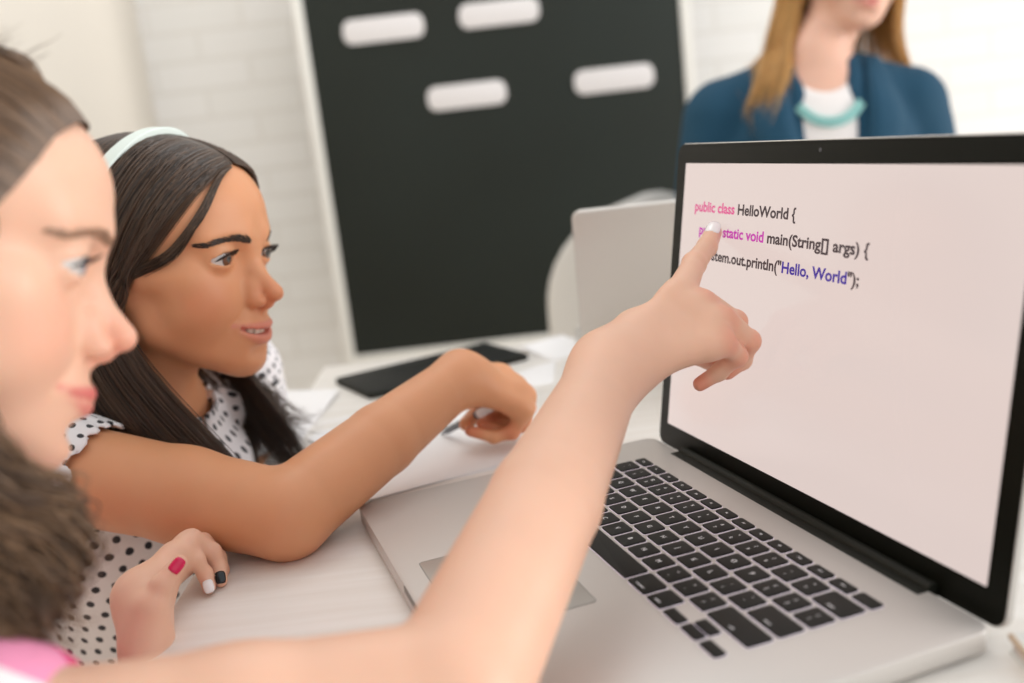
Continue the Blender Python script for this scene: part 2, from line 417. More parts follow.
def tubes(S,R_,sides=3):
    n,k,_=S.shape; T=np.gradient(S,axis=1); T/=np.maximum(np.linalg.norm(T,axis=2,keepdims=True),1e-9)
    ref=np.array([.31,.87,.38]); A=np.cross(T,ref); A/=np.maximum(np.linalg.norm(A,axis=2,keepdims=True),1e-9); Bn=np.cross(T,A)
    a=np.arange(sides)*2*PI/sides
    V=S[:,:,None]+R_[:,:,None,None]*(A[:,:,None]*np.cos(a)[None,None,:,None]+Bn[:,:,None]*np.sin(a)[None,None,:,None])
    idx=np.arange(n*k*sides).reshape(n,k,sides)
    q=np.stack([idx[:,:-1],np.roll(idx,-1,2)[:,:-1],np.roll(idx,-1,2)[:,1:],idx[:,1:]],-1).reshape(-1,4)
    return V.reshape(-1,3),q
def join(parts):
    Vs=[];Qs=[];n=0
    for V,Q in parts: Vs.append(V);Qs.append(Q+n);n+=len(V)
    return np.concatenate(Vs),np.concatenate(Qs)
def hair_mat(name,c1,c2,rough=.38):
    m=mat(name,c1,rough); L=m.node_tree.links; g=nd(m,'ShaderNodeNewGeometry'); r=nd(m,'ShaderNodeValToRGB'); L.new(g.outputs['Random Per Island'],r.inputs[0])
    r.color_ramp.elements[0].color=(*c1,1);r.color_ramp.elements[1].color=(*c2,1); L.new(r.outputs[0],bsdf(m).inputs['Base Color'])
    bsdf(m).inputs['Specular IOR Level'].default_value=.55
    return m
# ---------- hand ----------
def hand_prims(wr,wd,mcps,fingers,thumb,sc,web=1.0,root=9.0):
    """wr wrist, wd width direction (unit, towards the thumb), mcps 4 knuckles (index..little), fingers: 4 chains [pip,dip,tip], thumb [cmc,mcp,ip,tip]; returns groups"""
    fr=[(9.6,8.4,7.4,6.2),(10,8.8,7.7,6.4),(9.5,8.2,7.2,6.1),(8.6,7.3,6.4,5.4)]
    palm=[];W0=np.array(wr,float); M=[np.array(q,float) for q in mcps]
    for i,q in enumerate(M):
        a=W0+wd*(root-root*.667*i)*sc; palm.append(rc(a,q+(W0-q)*.08,13.5*sc,(10.8-.4*i)*sc,k=9*sc))
    for i in range(3): palm.append(rc(M[i]+(W0-M[i])*.12,M[i+1]+(W0-M[i+1])*.12,10*sc,9.6*sc,k=8*sc))
    T=[np.array(q,float) for q in thumb]
    palm.append(rc(T[0],T[1],(3+11*web)*sc,11*sc,k=12*sc))
    if web>.7: palm.append(rc((W0*.6+M[0]*.4),T[1],11*sc,10*sc,k=12*sc))
    groups=[(palm,6*sc)]
    for i,ch in enumerate(fingers):
        r=[x*sc for x in fr[i]]; c=[M[i]]+[np.array(q,float) for q in ch]
        pr=[rc(c[0],c[1],r[0]*1.02,r[1]*.93,k=4*sc),rc(c[1],c[2],r[1]*.93,r[2]*.95,k=2.5*sc),rc(c[2],c[3],r[2]*.95,r[3],k=2.5*sc),el(c[1],(r[1]*1.05,)*3,k=3*sc),el(c[2],(r[2]*1.03,)*3,k=2*sc)]
        groups.append((pr,3.2*sc))
    groups.append(([rc(T[0],T[1],12*sc,10.5*sc,k=4),rc(T[1],T[2],10.5*sc,9.0*sc,k=3),rc(T[2],T[3],9.0*sc,7.4*sc,k=3),el(T[2],(9.6*sc,)*3,k=2)],5*sc))
    return groups
def nail(parent,tip,d,up,w,l,m,r):
    """small curved nail plate lying on a finger tip: tip centre, finger direction, outward normal"""
    d=N3(d);up=N3(up-np.dot(up,d)*d);sd=np.cross(d,up); V=[];F=[]
    nu,nv=8,7
    for lay in(0,1):
        for j in range(nv):
            v=j/(nv-1)
            for i in range(nu):
                u=i/(nu-1)*2-1; ww=w*(1-.25*max(0,(v-.6)/.4)**2-.2*max(0,(.25-v)/.25)**2); x=u*ww/2; rad=r+.7-lay*.9
                y=math.sqrt(max(rad*rad-x*x*.8,1)); lng=(v-.55)*l+ (1-u*u)*.06*l*(1 if v>.5 else -1)
                drop=max(0,v-.6)**2*2.2
                V.append(np.array(tip)+d*lng+sd*x+up*(y-drop))
    def id(l_,j,i): return l_*nu*nv+j*nu+i
    for j in range(nv-1):
        for i in range(nu-1):
            F.append((id(0,j,i),id(0,j,i+1),id(0,j+1,i+1),id(0,j+1,i)));F.append((id(1,j,i),id(1,j+1,i),id(1,j+1,i+1),id(1,j,i+1)))
    for j in range(nv-1):
        F.append((id(0,j,0),id(0,j+1,0),id(1,j+1,0),id(1,j,0)));F.append((id(0,j,nu-1),id(1,j,nu-1),id(1,j+1,nu-1),id(0,j+1,nu-1)))
    for i in range(nu-1):
        F.append((id(0,0,i),id(1,0,i),id(1,0,i+1),id(0,0,i+1)));F.append((id(0,nv-1,i),id(0,nv-1,i+1),id(1,nv-1,i+1),id(1,nv-1,i)))
    mb=MB().add(V,F); return mb.build('fingernail',m,parent,True)
WORLD=.98; WIN=170; EXPO=0.02; WALL_FILL=6.5
# =====================================================================  THE PLACE
sc=bpy.context.scene
A17=math.radians(17.5)
E1=np.array([-math.cos(A17),math.sin(A17),0.0])   # room axis: away from the camera
E2=np.array([math.sin(A17),math.cos(A17),0.0])    # room axis: to the right
UP=np.array([0,0,1.0])
def frame(o,ex=E2,ey=-E1,ez=UP):
    """4x4 matrix taking local mm (x right, y towards camera, z up) to laptop mm"""
    M=Matrix([[ex[0],ey[0],ez[0],o[0]],[ex[1],ey[1],ez[1],o[1]],[ex[2],ey[2],ez[2],o[2]],[0,0,0,1]]); return M
def FR(o): return frame(o,ex=E2,ey=E1)
WALLD=2620.0
corner=at(153,60,WALLD); corner[2]=-764
Mroom=frame(corner)       # x right along the back wall, y towards the camera
# --- wall and floor materials
m_wall=mat('white_painted_brick',lin(238,235,229),.6)
L=m_wall.node_tree.links; tc=nd(m_wall,'ShaderNodeTexCoord'); mp=nd(m_wall,'ShaderNodeMapping'); mp.inputs['Rotation'].default_value=(PI/2,0,0)
L.new(tc.outputs['Object'],mp.inputs[0]); br=nd(m_wall,'ShaderNodeTexBrick'); br.inputs['Scale'].default_value=1; br.inputs['Brick Width'].default_value=.25; br.inputs['Row Height'].default_value=.075; br.inputs['Mortar Size'].default_value=.007
br.inputs['Mortar Smooth'].default_value=.4
br.inputs['Color1'].default_value=(*lin(246,244,241),1); br.inputs['Color2'].default_value=(*lin(243,241,237),1); br.inputs['Mortar'].default_value=(*lin(237,234,229),1)
L.new(mp.outputs[0],br.inputs['Vector']); L.new(br.outputs['Color'],bsdf(m_wall).inputs['Base Color']); bp=nd(m_wall,'ShaderNodeBump'); bp.inputs['Strength'].default_value=.25; bp.inputs['Distance'].default_value=.002; bp.invert=True
L.new(br.outputs['Fac'],bp.inputs['Height']); L.new(bp.outputs[0],bsdf(m_wall).inputs['Normal'])
m_plaster=mat('cream_plaster',lin(230,223,212),.7); noise_bump(m_plaster,60,.08)
m_floor=mat('pale_wood_floor',lin(205,195,182),.45); noise_color(m_floor,lin(198,186,170),lin(212,202,190),6,stretch=(1,14,1))
def wallobj(name,lo,hi,m,M=Mroom):
    """box in the room frame whose object axes stay aligned with the wall"""
    mb=MB().box(lo,hi); o=np_mesh(name,np.array(mb.V),[list(f) for f in mb.F],m,None,False,world=False)
    MW=Matrix(M); MW.translation=W(M.translation); o.matrix_world=MW; o['kind']='structure'; return o
wallobj('wall_back',(-20,-120,0),(6100,0,2700),m_wall)
wallobj('wall_left',(-140,-120,0),(-20,5200,2700),m_plaster)
wallobj('floor',(-140,-120,-60),(6100,5200,0),m_floor)
wallobj('baseboard_back',(-20,0,0),(6000,14,90),mat('white_skirting',lin(235,232,226),.4))
# right wall with one tall window, out of the picture to the right: the daylight of the room comes from there
m_frame=mat('white_window_frame',lin(238,238,236),.35)
wr=wallobj('wall_right',(6000,-120,0),(6100,1500,2700),m_plaster)
m2=MB().box((6000,1500,0),(6100,4500,700)).box((6000,1500,2500),(6100,4500,2700)).box((6000,4500,0),(6100,5200,2700))
def roomobj(name,mb,m,parent=None):
    o=np_mesh(name,np.array(mb.V),[list(f) for f in mb.F],m,None,False,world=False); MW=Matrix(Mroom); MW.translation=W(Mroom.translation)
    if parent: 
        o.parent=parent; o.matrix_parent_inverse=Matrix()
    else: o.matrix_world=MW
    return o
roomobj('wall_right',m2,m_plaster)['kind']='structure'
mw=MB()
for x in (1500,2250,3000,3750,4460): mw.box((6025,x,700),(6075,x+40,2500))
for z in (700,1560,2460): mw.box((6030,1500,z),(6070,4500,z+40))
roomobj('window_1',mw,m_frame)['kind']='structure'
# =====================================================================  TABLE
m_table=mat('white_wood_tabletop',lin(236,231,225),.42)
r=noise_color(m_table,lin(234,228,221),lin(243,239,234),3.0,6,stretch=(1.2,26,1)); 
nt=m_table.node_tree; 
wv=nd(m_table,'ShaderNodeTexNoise'); wv.inputs['Scale'].default_value=4; wv.inputs['Detail'].default_value=8; mp=nd(m_table,'ShaderNodeMapping'); mp.inputs['Scale'].default_value=(1.5,60,1); tc=nd(m_table,'ShaderNodeTexCoord')
nt.links.new(tc.outputs['Object'],mp.inputs[0]); nt.links.new(mp.outputs[0],wv.inputs['Vector']); bp=nd(m_table,'ShaderNodeBump'); bp.inputs['Strength'].default_value=.25; bp.inputs['Distance'].default_value=.0006
nt.links.new(wv.outputs['Fac'],bp.inputs['Height']); nt.links.new(bp.outputs[0],bsdf(m_table).inputs['Normal'])
P0=np.array([130,-155,-14.0]); far=np.array([-500,200,-14.0]); a=np.dot(far-P0,E1)
T0=P0+E1*a    # far left corner of the table top
MT=frame(T0)  # x to the right along the far edge, y towards the camera
table=empty('table',T0+np.array([0,0,-736]),(0,0,math.atan2(E2[1],E2[0])))
TW,TD=1500,1500
def tpart(name,mb,m,par=table,sm=False):
    V=[tuple(MT@Vector(v)) for v in mb.V]; return np_mesh(name,V,[list(f) for f in mb.F],m,par,sm)
autosmooth(tpart('tabletop',MB().box((0,0,-28),(TW,TD,0),2.5),m_table))
m_tleg=mat('white_steel',lin(225,225,223),.35)
for x in(50,TW-90):
    for y in(50,TD-90): tpart('leg',MB().box((x,y,-736),(x+40,y+40,-28),2),m_tleg)
tpart('apron',MB().box((60,60,-78),(TW-60,80,-28)).box((60,TD-80,-78),(TW-60,TD-60,-28)).box((60,80,-78),(80,TD-80,-28)).box((TW-80,80,-78),(TW-60,TD-80,-28)),m_tleg)
setp(table,'large white wooden table with a faint grain under both laptops and the papers','table')
# =====================================================================  OPEN LAPTOP (foreground)
m_alu=mat('brushed_aluminium',lin(206,201,196),.42,.4); noise_bump(m_alu,2500,.05,.0001,2)
m_alu2=mat('trackpad_aluminium',lin(184,181,176),.30,.5)
m_black=mat('black_glass_bezel',lin(15,16,11),.4); m_black.node_tree.nodes['Principled BSDF'].inputs['Specular IOR Level'].default_value=.1
m_hinge=mat('black_plastic',lin(26,27,21),.6); bsdf(m_hinge).inputs['Specular IOR Level'].default_value=.2
m_key=mat('black_key_plastic',lin(24,23,19),.55); bsdf(m_key).inputs['Specular IOR Level'].default_value=.25; m_leg=mat('key_legend_white',(.62,.60,.6),.5,Emission_Strength=.25,Emission_Color=(1,.95,1,1))
m_glow=mat('key_backlight',(.9,.8,.95),.5,Emission_Color=(1,.86,1,1),Emission_Strength=.35)
m_rub=mat('rubber_foot',(.02,.02,.02),.8)
lap=empty('laptop',(179.5,123.5,-14))
setp(lap,'open silver laptop in front, its black-framed screen showing three lines of code','laptop')
base=MB().slab(359,247,-11.2,0,10,1.0,179.5,123.5)
autosmooth(base.build('base',m_alu,lap))
for x in(25,334):
    for y in(25,222): MB().slab(16,16,-14,-11,7.9,.5,x,y).build('rubber_foot',m_rub,lap)
# side ports and the notch for the thumb at the front edge
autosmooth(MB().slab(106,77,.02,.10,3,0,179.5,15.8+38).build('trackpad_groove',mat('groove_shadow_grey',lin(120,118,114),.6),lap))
autosmooth(MB().slab(105,76,.05,.22,2.6,.05,179.5,15.8+38).build('trackpad',m_alu2,lap))
MB().box((152,-.25,-4.6),(207,.6,-.2),.2).build('opening_notch',mat('notch_grey',lin(120,112,106),.5),lap)
def text_mesh(body,size,sx=1.0,extrude=0.05,align='CENTER',offset=0.0,idx=None):
    cu=bpy.data.curves.new('t','FONT'); cu.body=body; cu.size=size; cu.extrude=extrude; cu.align_x=align; cu.offset=offset; cu.resolution_u=4
    if idx:
        for i,k in enumerate(idx): cu.body_format[i].material_index=k
        cu.materials.append(None);cu.materials.append(None);cu.materials.append(None)
    if align=='CENTER': cu.align_y='CENTER'
    o=bpy.data.objects.new('t',cu); C.objects.link(o); dg=bpy.context.evaluated_depsgraph_get(); dg.update(); me=bpy.data.meshes.new_from_object(o.evaluated_get(dg))
    V=np.array([v.co[:] for v in me.vertices]) if len(me.vertices) else np.zeros((0,3)); F=[list(p.vertices) for p in me.polygons]; mi=[p.material_index for p in me.polygons]
    bpy.data.objects.remove(o); bpy.data.meshes.remove(me); V[:,0]*=sx; return V,F,mi
PX,PY,KH=18.98,18.4,15.7
rows=[]
U=lambda s:[(c,1) for c in s]
rows.append([('~ `',1)]+[(c,1) for c in('! 1','@ 2','# 3','$ 4','% 5','^ 6','& 7','* 8','( 9',') 0','_ -','+ =')]+[('delete',1.5)])
rows.append([('tab',1.5)]+U('QWERTYUIOP')+[('{ [',1),('} ]',1),('| \\',1)])
rows.append([('caps lock',1.75)]+U('ASDFGHJKL')+[(': ;',1),('" \'',1),('return',1.75)])
rows.append([('shift',2.25)]+U('ZXCVBNM')+[('< ,',1),('> .',1),('? /',1),('shift',2.25)])
rows.append([('fn',1),('control',1),('option',1),('command',1.25),('',5),('command',1.25),('option',1)])
glow=MB(); ytop=217.3; x0=43.5
def key(cx,cy,w,d,txt,small=False):
    k=autosmooth(MB().slab(w,d,-.8,1.15,1.6,.45,cx,cy,seg=4).build('key',m_key,lap),40)
    glow.slab(w+.7,d+.7,.02,.12,2,0,cx,cy,seg=4)
    if txt:
        n=len(txt); size=4.6 if n==1 else (3.2 if n<=3 and not small else 2.3)
        parts=[(txt,cx,cy)]
        if n==3 and txt[1]==' ': parts=[(txt[0],cx,cy+2.9),(txt[2],cx,cy-2.9)]
        elif n>3: parts=[(txt,cx,cy-4.5)]
        mb=MB()
        for t_,px,py in parts:
            V,F,_=text_mesh(t_,size,1,.03); mb.add([(v[0]+px,v[1]+py,v[2]+1.19) for v in V],F)
        k.update_tag(); mb.build('legend',m_leg,k)
bpy.context.view_layer.update()
fw=(272.3-13*3.2)/14
for i in range(14):
    key(x0+fw/2+i*(fw+3.2),ytop-4.2,fw,8.4,(['esc']+['F%d'%j for j in range(1,13)]+[''])[i],True)
y=ytop-8.4-2.8-KH/2
for ri,row in enumerate(rows):
    x=x0
    for t_,u in row:
        w=u*PX-3.0; key(x+w/2,y,w,KH,t_); x+=u*PX
    if ri==4:
        w=PX-3.0; hh=(KH-.9)/2
        key(x+w/2,y-KH/2+hh/2,w,hh,''); key(x+PX+w/2,y-KH/2+hh/2,w,hh,''); key(x+PX+w/2,y+KH/2-hh/2,w,hh,''); key(x+2*PX+w/2,y-KH/2+hh/2,w,hh,'')
    y-=PY
glow.build('key_backlight',m_glow,lap)
# hinge cover in its recess
autosmooth(MB().box((179.5-135.3,239.1,-9),(179.5+135.3,247.6,.12),.4).build('hinge_recess',m_hinge,lap))
cy=MB(); cy.tube([(179.5-134,250.6,-1.6),(179.5+134,250.6,-1.6)],4.6,20); autosmooth(cy.build('hinge_cover',m_hinge,lap))
# lid
tilt=.163; HO=np.array([0,252.75,-.42]); ML=Matrix([[1,0,0,0],[0,math.sin(tilt),-math.cos(tilt),0],[0,math.cos(tilt),math.sin(tilt),0],[0,0,0,1]])
ML=Matrix(((1,0,0,HO[0]),(0,math.sin(tilt),-math.cos(tilt),HO[1]),(0,math.cos(tilt),math.sin(tilt),HO[2]),(0,0,0,1)))  # local x right, y up the screen, z out of the screen
LH=236.5
autosmooth(MB().slab(359,LH+4.6,-5.6,-.6,9,1.2,179.5,LH/2-2.3,ML).build('lid',m_alu,lap))
autosmooth(MB().slab(357.4,LH+3.0,-1.0,-.05,8.2,.3,179.5,LH/2-2.3,ML).build('bezel',m_black,lap))
m_scr=mat('screen_light',(.02,.02,.02),.18,Emission_Color=(*lin(230,212,206),1),Emission_Strength=.90)
scr=MB().slab(331.5,207,-.5,.02,.4,0,179.5,14.24+103.5,ML).build('screen',m_scr,lap)
mb=MB(); mb.tube([tuple(ML@Vector((179.5,LH-6.8,-.04))),tuple(ML@Vector((179.5,LH-6.8,.05)))],1.5,16); mb.build('webcam',mat('webcam_lens',(.05,.05,.06),.1),lap)
m_pink=mat('code_pink',lin(196,84,134),.5,Emission_Color=(*lin(184,72,128),1),Emission_Strength=.6)
m_mag=mat('code_magenta',lin(170,50,160),.5,Emission_Color=(*lin(165,50,150),1),Emission_Strength=.6)
m_dark=mat('code_dark',lin(50,42,48),.5,Emission_Color=(*lin(60,46,52),1),Emission_Strength=.5)
m_blue=mat('code_blue',lin(50,30,130),.5,Emission_Color=(*lin(50,34,140),1),Emission_Strength=.6)
def code(txt,cols,xa,xb,h,mats,lab):
    V,F,mi=text_mesh(txt,10.4,1,.02,'LEFT',.29,cols)
    s=(xb-xa)/(V[:,0].max()-V[:,0].min()); x0=V[:,0].min()
    Vw=[tuple(ML@Vector(((v[0]-x0)*s+xa,v[1]+h,v[2]+.08))) for v in V]
    o=np_mesh('code_line',Vw,F,None,lap,False)
    for q in mats: o.data.materials.append(q)
    o.data.polygons.foreach_set('material_index',mi); o['label']=lab; return o
t1='public class HelloWorld {'; t2='public static void main(String[] args) {'; t3='System.out.println("Hello, World");'
code(t1,[0]*12+[1]*(len(t1)-12),32.4,160.5,185.6,(m_pink,m_dark,m_blue),'pink and black code line, topmost')
code(t2,[0]*18+[1]*(len(t2)-18),41.0,233.5,168.6,(m_mag,m_dark,m_blue),'magenta and black code line in the middle')
i=t3.index('"')
code(t3,[1]*(i+1)+[2]*12+[1]*(len(t3)-i-13),50.5,227.5,150.6,(m_mag,m_dark,m_blue),'black code line with blue greeting')
# =====================================================================  SECOND LAPTOP behind
m_alu3=mat('silver_lid',lin(206,201,195),.42,.35)
lb=np.array([*(at(584,370,0)[:2]),0]); d_=at(584,370,1)-CAM; lb=CAM+d_*((-6-CAM[2])/d_[2])
ex=N3(E2+E1*(-.05)); ey=N3(np.cross(UP,ex))   # ey points away from the camera
lap2=empty('laptop',lb+ex*162+np.array([0,0,-8]),(0,0,math.atan2(ex[1],ex[0])))
ML2=frame(lb,ex,ey)
def lpart(name,mb,m,sm=True):
    o=np_mesh(name,[tuple(ML2@Vector(v)) for v in mb.V],[list(f) for f in mb.F],m,lap2,False); return autosmooth(o) if sm else o
lpart('base',MB().slab(325,222,-8,2,10,1.5,162.5,111),m_alu3)
mk=MB()
for rr in range(5):
    for cc in range(13): mk.slab(15.5,14,2,3,1.5,.3,42+cc*20,20+rr*18,seg=3)
lpart('keyboard',mk,m_key)
tl=math.radians(25); H2=196; MLid=Matrix.Translation((162.5,0,2))@Matrix.Rotation(tl,4,'X')
lpart('lid',MB().slab(325,6,2,H2,2.9,1.0,0,0,MLid),m_alu3) if False else None
def upright(w,h,t,r):  # rounded plate standing in xz
    mb=MB().slab(w,h,-t/2,t/2,r,1.2,0,h/2); return mb
q=upright(325,H2,6,10); R90=Matrix.Rotation(PI/2,4,'X'); M_=MLid@R90
mb=MB(); mb.add([tuple(M_@Vector(v)) for v in q.V],q.F); lpart('lid',mb,m_alu3)
q=upright(312,H2-12,1,6); mb=MB(); mb.add([tuple(M_@Vector((v[0],v[1]+6,v[2]-3.2))) for v in q.V],q.F); lpart('screen',mb,m_black)
setp(lap2,'silver laptop seen from behind, its blank lid raised in front of the white chair','laptop')
# =====================================================================  BLACK TABLET, PAPERS, PEN
def flat_quad(name,c4,z0,z1,m,lab,cat,grp=None,curl=None,bev=True,n=14):
    """sheet or slab from its four corners on the table (x,y), z0..z1 thick, with optional lift"""
    c=[np.array(q,float) for q in c4]; V=[];F=[]
    for lay in(0,1):
        for j in range(n+1):
            for i in range(n+1):
                u,v=i/n,j/n; p=(c[0]*(1-u)+c[1]*u)*(1-v)+(c[3]*(1-u)+c[2]*u)*v; z=(z1 if lay else z0)+(curl(u,v) if curl else 0); V.append((p[0],p[1],z))
    S_=(n+1)**2; k=lambda l,j,i:l*S_+j*(n+1)+i
    for j in range(n):
        for i in range(n):
            F.append([k(1,j,i),k(1,j,i+1),k(1,j+1,i+1),k(1,j+1,i)]);F.append([k(0,j,i),k(0,j+1,i),k(0,j+1,i+1),k(0,j,i+1)])
    for i in range(n):
        F+=[[k(0,0,i),k(0,0,i+1),k(1,0,i+1),k(1,0,i)],[k(0,n,i+1),k(0,n,i),k(1,n,i),k(1,n,i+1)],[k(0,i+1,0),k(0,i,0),k(1,i,0),k(1,i+1,0)],[k(0,i,n),k(0,i+1,n),k(1,i+1,n),k(1,i,n)]]
    o=np_mesh(name,V,F,m,None,True); autosmooth(o,50); return setp(o,lab,cat,grp)
m_paper=mat('white_paper',lin(240,238,238),.7); m_ink=mat('pale_violet_ink',lin(196,188,206),.8)
m_tabb=mat('black_tablet_glass',lin(20,22,20),.5); bsdf(m_tabb).inputs['Specular IOR Level'].default_value=.15
tab=empty('tablet',(-413,168,-14)); setp(tab,'black tablet lying flat on the white table behind the raised wrist','tablet')
Mt=frame(np.array([-413,168,-14.0]),N3((-.20,.98,0)),N3((.98,.20,0)))
def tp(name,mb,m): return autosmooth(np_mesh(name,[tuple(Mt@Vector(v)) for v in mb.V],[list(f) for f in mb.F],m,tab,False))
tp('case',MB().slab(208,108,0,6.5,7,1,0,0),m_hinge); tp('screen',MB().slab(200,100,6.4,6.9,5,.2,0,0),m_tabb)
# --- paper positions
def z14(u,v): d=at(u,v,1)-CAM; return (CAM+d*((-14-CAM[2])/d[2]))[:2]
flat_quad('paper',[(-42,-8),(-47,206),(-256,214),(-254,4)],-14,-13.0,m_paper,'thin stack of white paper beside the open laptop, under the tanned hand','paper','sheets of paper on the table')
flat_quad('paper',[(-36,14),(-58,222),(-262,202),(-243,-4)],-12.9,-12.4,m_paper,'upper loose white sheet with violet ruled lines under the tanned hand','paper','sheets of paper on the table',curl=lambda u,v:2.5*u**3*(1-v)**2)
ink=MB()
for k in range(7): ink.box((-74-k*4.2-.6,118+k*7,-12.35),(-74-k*4.2+.6-0,150+k*7,-12.25))
for k in range(6): ink.box((-90-k*14,60,-12.35),(-89-k*14,112,-12.25))
sheet=[o for o in C.objects if o.name.startswith('paper')][-1]
ink.build('handwriting',m_ink,sheet)
flat_quad('paper',[(-285,0),(-300,150),(-350,300),(-262,262)],-14,-13.6,m_paper,'white sheet on the table between the stack of paper and the tablet','paper','sheets of paper on the table')
flat_quad('paper',[(-215,-60),(-240,-12),(-395,52),(-440,-10)],-14,-13.2,m_paper,'white sheet on the table left of the tablet, behind the long dark hair','paper','sheets of paper on the table',curl=lambda u,v:4*v**2)
flat_quad('paper',[(-352,300),(-372,372),(-452,352),(-432,288)],-14,-13.4,m_paper,'small white sheet at the far edge beside the blank-lidded laptop','paper','sheets of paper on the table',curl=lambda u,v:5*v*v)
# notebook beside the laptop's back right corner
nb=empty('notebook',(480,270,-14)); setp(nb,'white notebook with a tan spine edge lying beyond the right corner of the open laptop','notebook')
Mn=frame(np.array([360.5,253.5,-14]),N3((.92,-.39,0)),N3((.39,.92,0)))
def np_(name,mb,m): return autosmooth(np_mesh(name,[tuple(Mn@Vector(v)) for v in mb.V],[list(f) for f in mb.F],m,nb,False))
m_cov=mat('white_notebook_cover',lin(226,226,222),.5)
np_('cover',MB().slab(210,148,8.6,10,.8,.3,105,74).slab(210,148,0,1.4,.8,.3,105,74),m_cov)
np_('page_block',MB().box((1,1.5,1.4),(208,146,8.6),.2),mat('pale_pages',lin(222,210,205),.8))
np_('spine',MB().box((0,-.6,7.6),(210,1.8,10.2),.4),mat('tan_spine',lin(190,165,140),.6))
# pen
m_pen=mat('grey_pen',lin(108,112,118),.3); m_pw=mat('white_pen',lin(236,234,236),.3)
pn=empty('pen',(-150,125,-14)); setp(pn,'slim grey and white pen held in the tanned hand over the paper','pen')
_d=at(441,434,1)-CAM; a_=CAM+_d*((-11.6-CAM[2])/_d[2]); b_=at(492,407,846); dr=N3(b_-a_); PL=np.linalg.norm(b_-a_)
mb=MB().tube([a_+dr*0,a_+dr*3,a_+dr*13],[.5,1.2,3.2],14); autosmooth(mb.build('tip',m_pen,pn))
mb=MB().tube([a_+dr*13,a_+dr*(PL-22)],[3.3,3.3],14); autosmooth(mb.build('barrel',m_pen,pn))
mb=MB().tube([a_+dr*(PL-22),a_+dr*(PL-2),a_+dr*PL],[3.9,3.9,2.4],14); autosmooth(mb.build('cap',m_pw,pn))
# =====================================================================  BOARD WITH LABELS
BD=2500.0
bo=at(355,356,BD); bex=np.array([158,484,0.]);bex/=np.linalg.norm(bex); bey=N3(np.cross(UP,bex))  # away from the camera
MBd=frame(bo,bex,bey)
m_board=mat('dark_green_board',lin(36,41,36),.6); noise_color(m_board,lin(34,38,33),lin(38,44,40),1.5,2); bsdf(m_board).inputs['Specular IOR Level'].default_value=.25
m_bf=mat('white_board_frame',lin(232,230,224),.4)
board=empty('blackboard',bo+bex*455+np.array([0,0,-60]),(0,0,math.atan2(bex[1],bex[0])))
def bp_(name,mb,m,par,sm=True):
    o=np_mesh(name,[tuple(MBd@Vector(v)) for v in mb.V],[list(f) for f in mb.F],m,par,False); return autosmooth(o) if sm else o
BW,BH=884,1250
bp_('panel',MB().box((0,0,0),(BW,16,BH),2),m_board,board)
fr=MB().box((-26,-4,-26),(0,20,BH+26),3).box((BW,-4,-26),(BW+26,20,BH+26),3).box((0,-4,-26),(BW,20,0),3).box((0,-4,BH),(BW,20,BH+26),3); bp_('frame',fr,m_bf,board)
# easel legs that carry the board
lg=MB()
for x in(120,BW-150):
    bp_('leg',MB().box((x,22,-1180+690),(x+34,56,BH-200),2),m_bf,board)
setp(board,'tall dark green blackboard in a slim white frame against the white wall','blackboard')
m_lab=mat('white_magnet',lin(226,222,222),.5)
for (px,py,lw,lab) in ((383.5,29,206,'white rounded label on the blackboard, upper left'),(499,13,204,'white rounded label on the blackboard, topmost'),(467,95.5,204,'white rounded label on the blackboard, lowest, in the middle'),(614,79,206,'white rounded label on the blackboard, rightmost')):
    c=CAM+(at(px,py,1)-CAM)*(np.dot(bo-CAM,bey)/np.dot(at(px,py,1)-CAM,bey)); x=np.dot(c-bo,bex); z=c[2]-bo[2]
    q=upright(lw-14,56,5,22); V=[]
    o=np_mesh('magnetic_label',[tuple(MBd@Vector((v[0]+x,-3-v[2]*1.0-.2,v[1]-32+z))) for v in [tuple((R90@Vector(t))[i] for i in(0,1,2)) for t in q.V]] if False else [tuple(MBd@Vector((v[0]+x,v[2]-2.7,v[1]-28+z))) for v in q.V],[list(f) for f in q.F],m_lab,None,False)
    autosmooth(o); setp(o,lab,'label','white labels on the blackboard')
    # faint printed line, too small to read
# =====================================================================  WHITE SHELL CHAIR
m_sh=mat('white_plastic_shell',lin(236,234,230),.3); m_chr=mat('chrome_leg',(.7,.7,.7),.15,1)
cc=at(652,292,1850)
chair=empty('chair',(cc[0],cc[1],-764)); Mc=frame(np.array([cc[0],cc[1],0]),-N3(E2+E1*.1),-N3(np.cross(UP,N3(E2+E1*.1))))
# shell: one surface from the back's top over the bend to the front of the seat
V=[];F=[];nu,nv=40,28; zt=cc[2]+192
def shell(u,v):   # u -1..1 across, v 0..1 from top of back to front lip
    H_=430; s=v*820
    if s<390: y=120-95*(s/390)**1.0*0+ (390-s)*.16; z=zt-s
    elif s<520: a=(s-390)/130*PI/2; y=-math.sin(a)*80+0; z=zt-390-(1-math.cos(a))*80+(0); y=120-120-math.sin(a)*80
    else: y=-80-(s-520); z=zt-470
    if s<390: y=(390-s)*.16
    wd=196*math.sqrt(max(0,1-((s-200)/200)**2)) if s<200 else (196 if s<620 else 196*math.sqrt(max(0,1-((s-620)/230)**2*.75)))
    x=u*max(wd,.01); 
    cup=abs(u)**2.2*55*(wd/196)**2
    if s<390: y-=cup
    elif s<520: a=(s-390)/130; y-=cup*(1-a); z+=cup*a*.8
    else: z+=cup*.8
    return np.array([x,y,z])
for lay in(0,1):
    for j in range(nv+1):
        for i in range(nu+1):
            p=shell(i/nu*2-1,max(.0008,j/nv)); n_=np.array([0,1,0]) if j/nv*820<390 else (N3([0,1,-1]) if j/nv*820<520 else np.array([0,0,-1]))
            V.append(tuple(Mc@Vector(p+n_*6*lay)))
S_=(nu+1)*(nv+1); k=lambda l,j,i:l*S_+j*(nu+1)+i
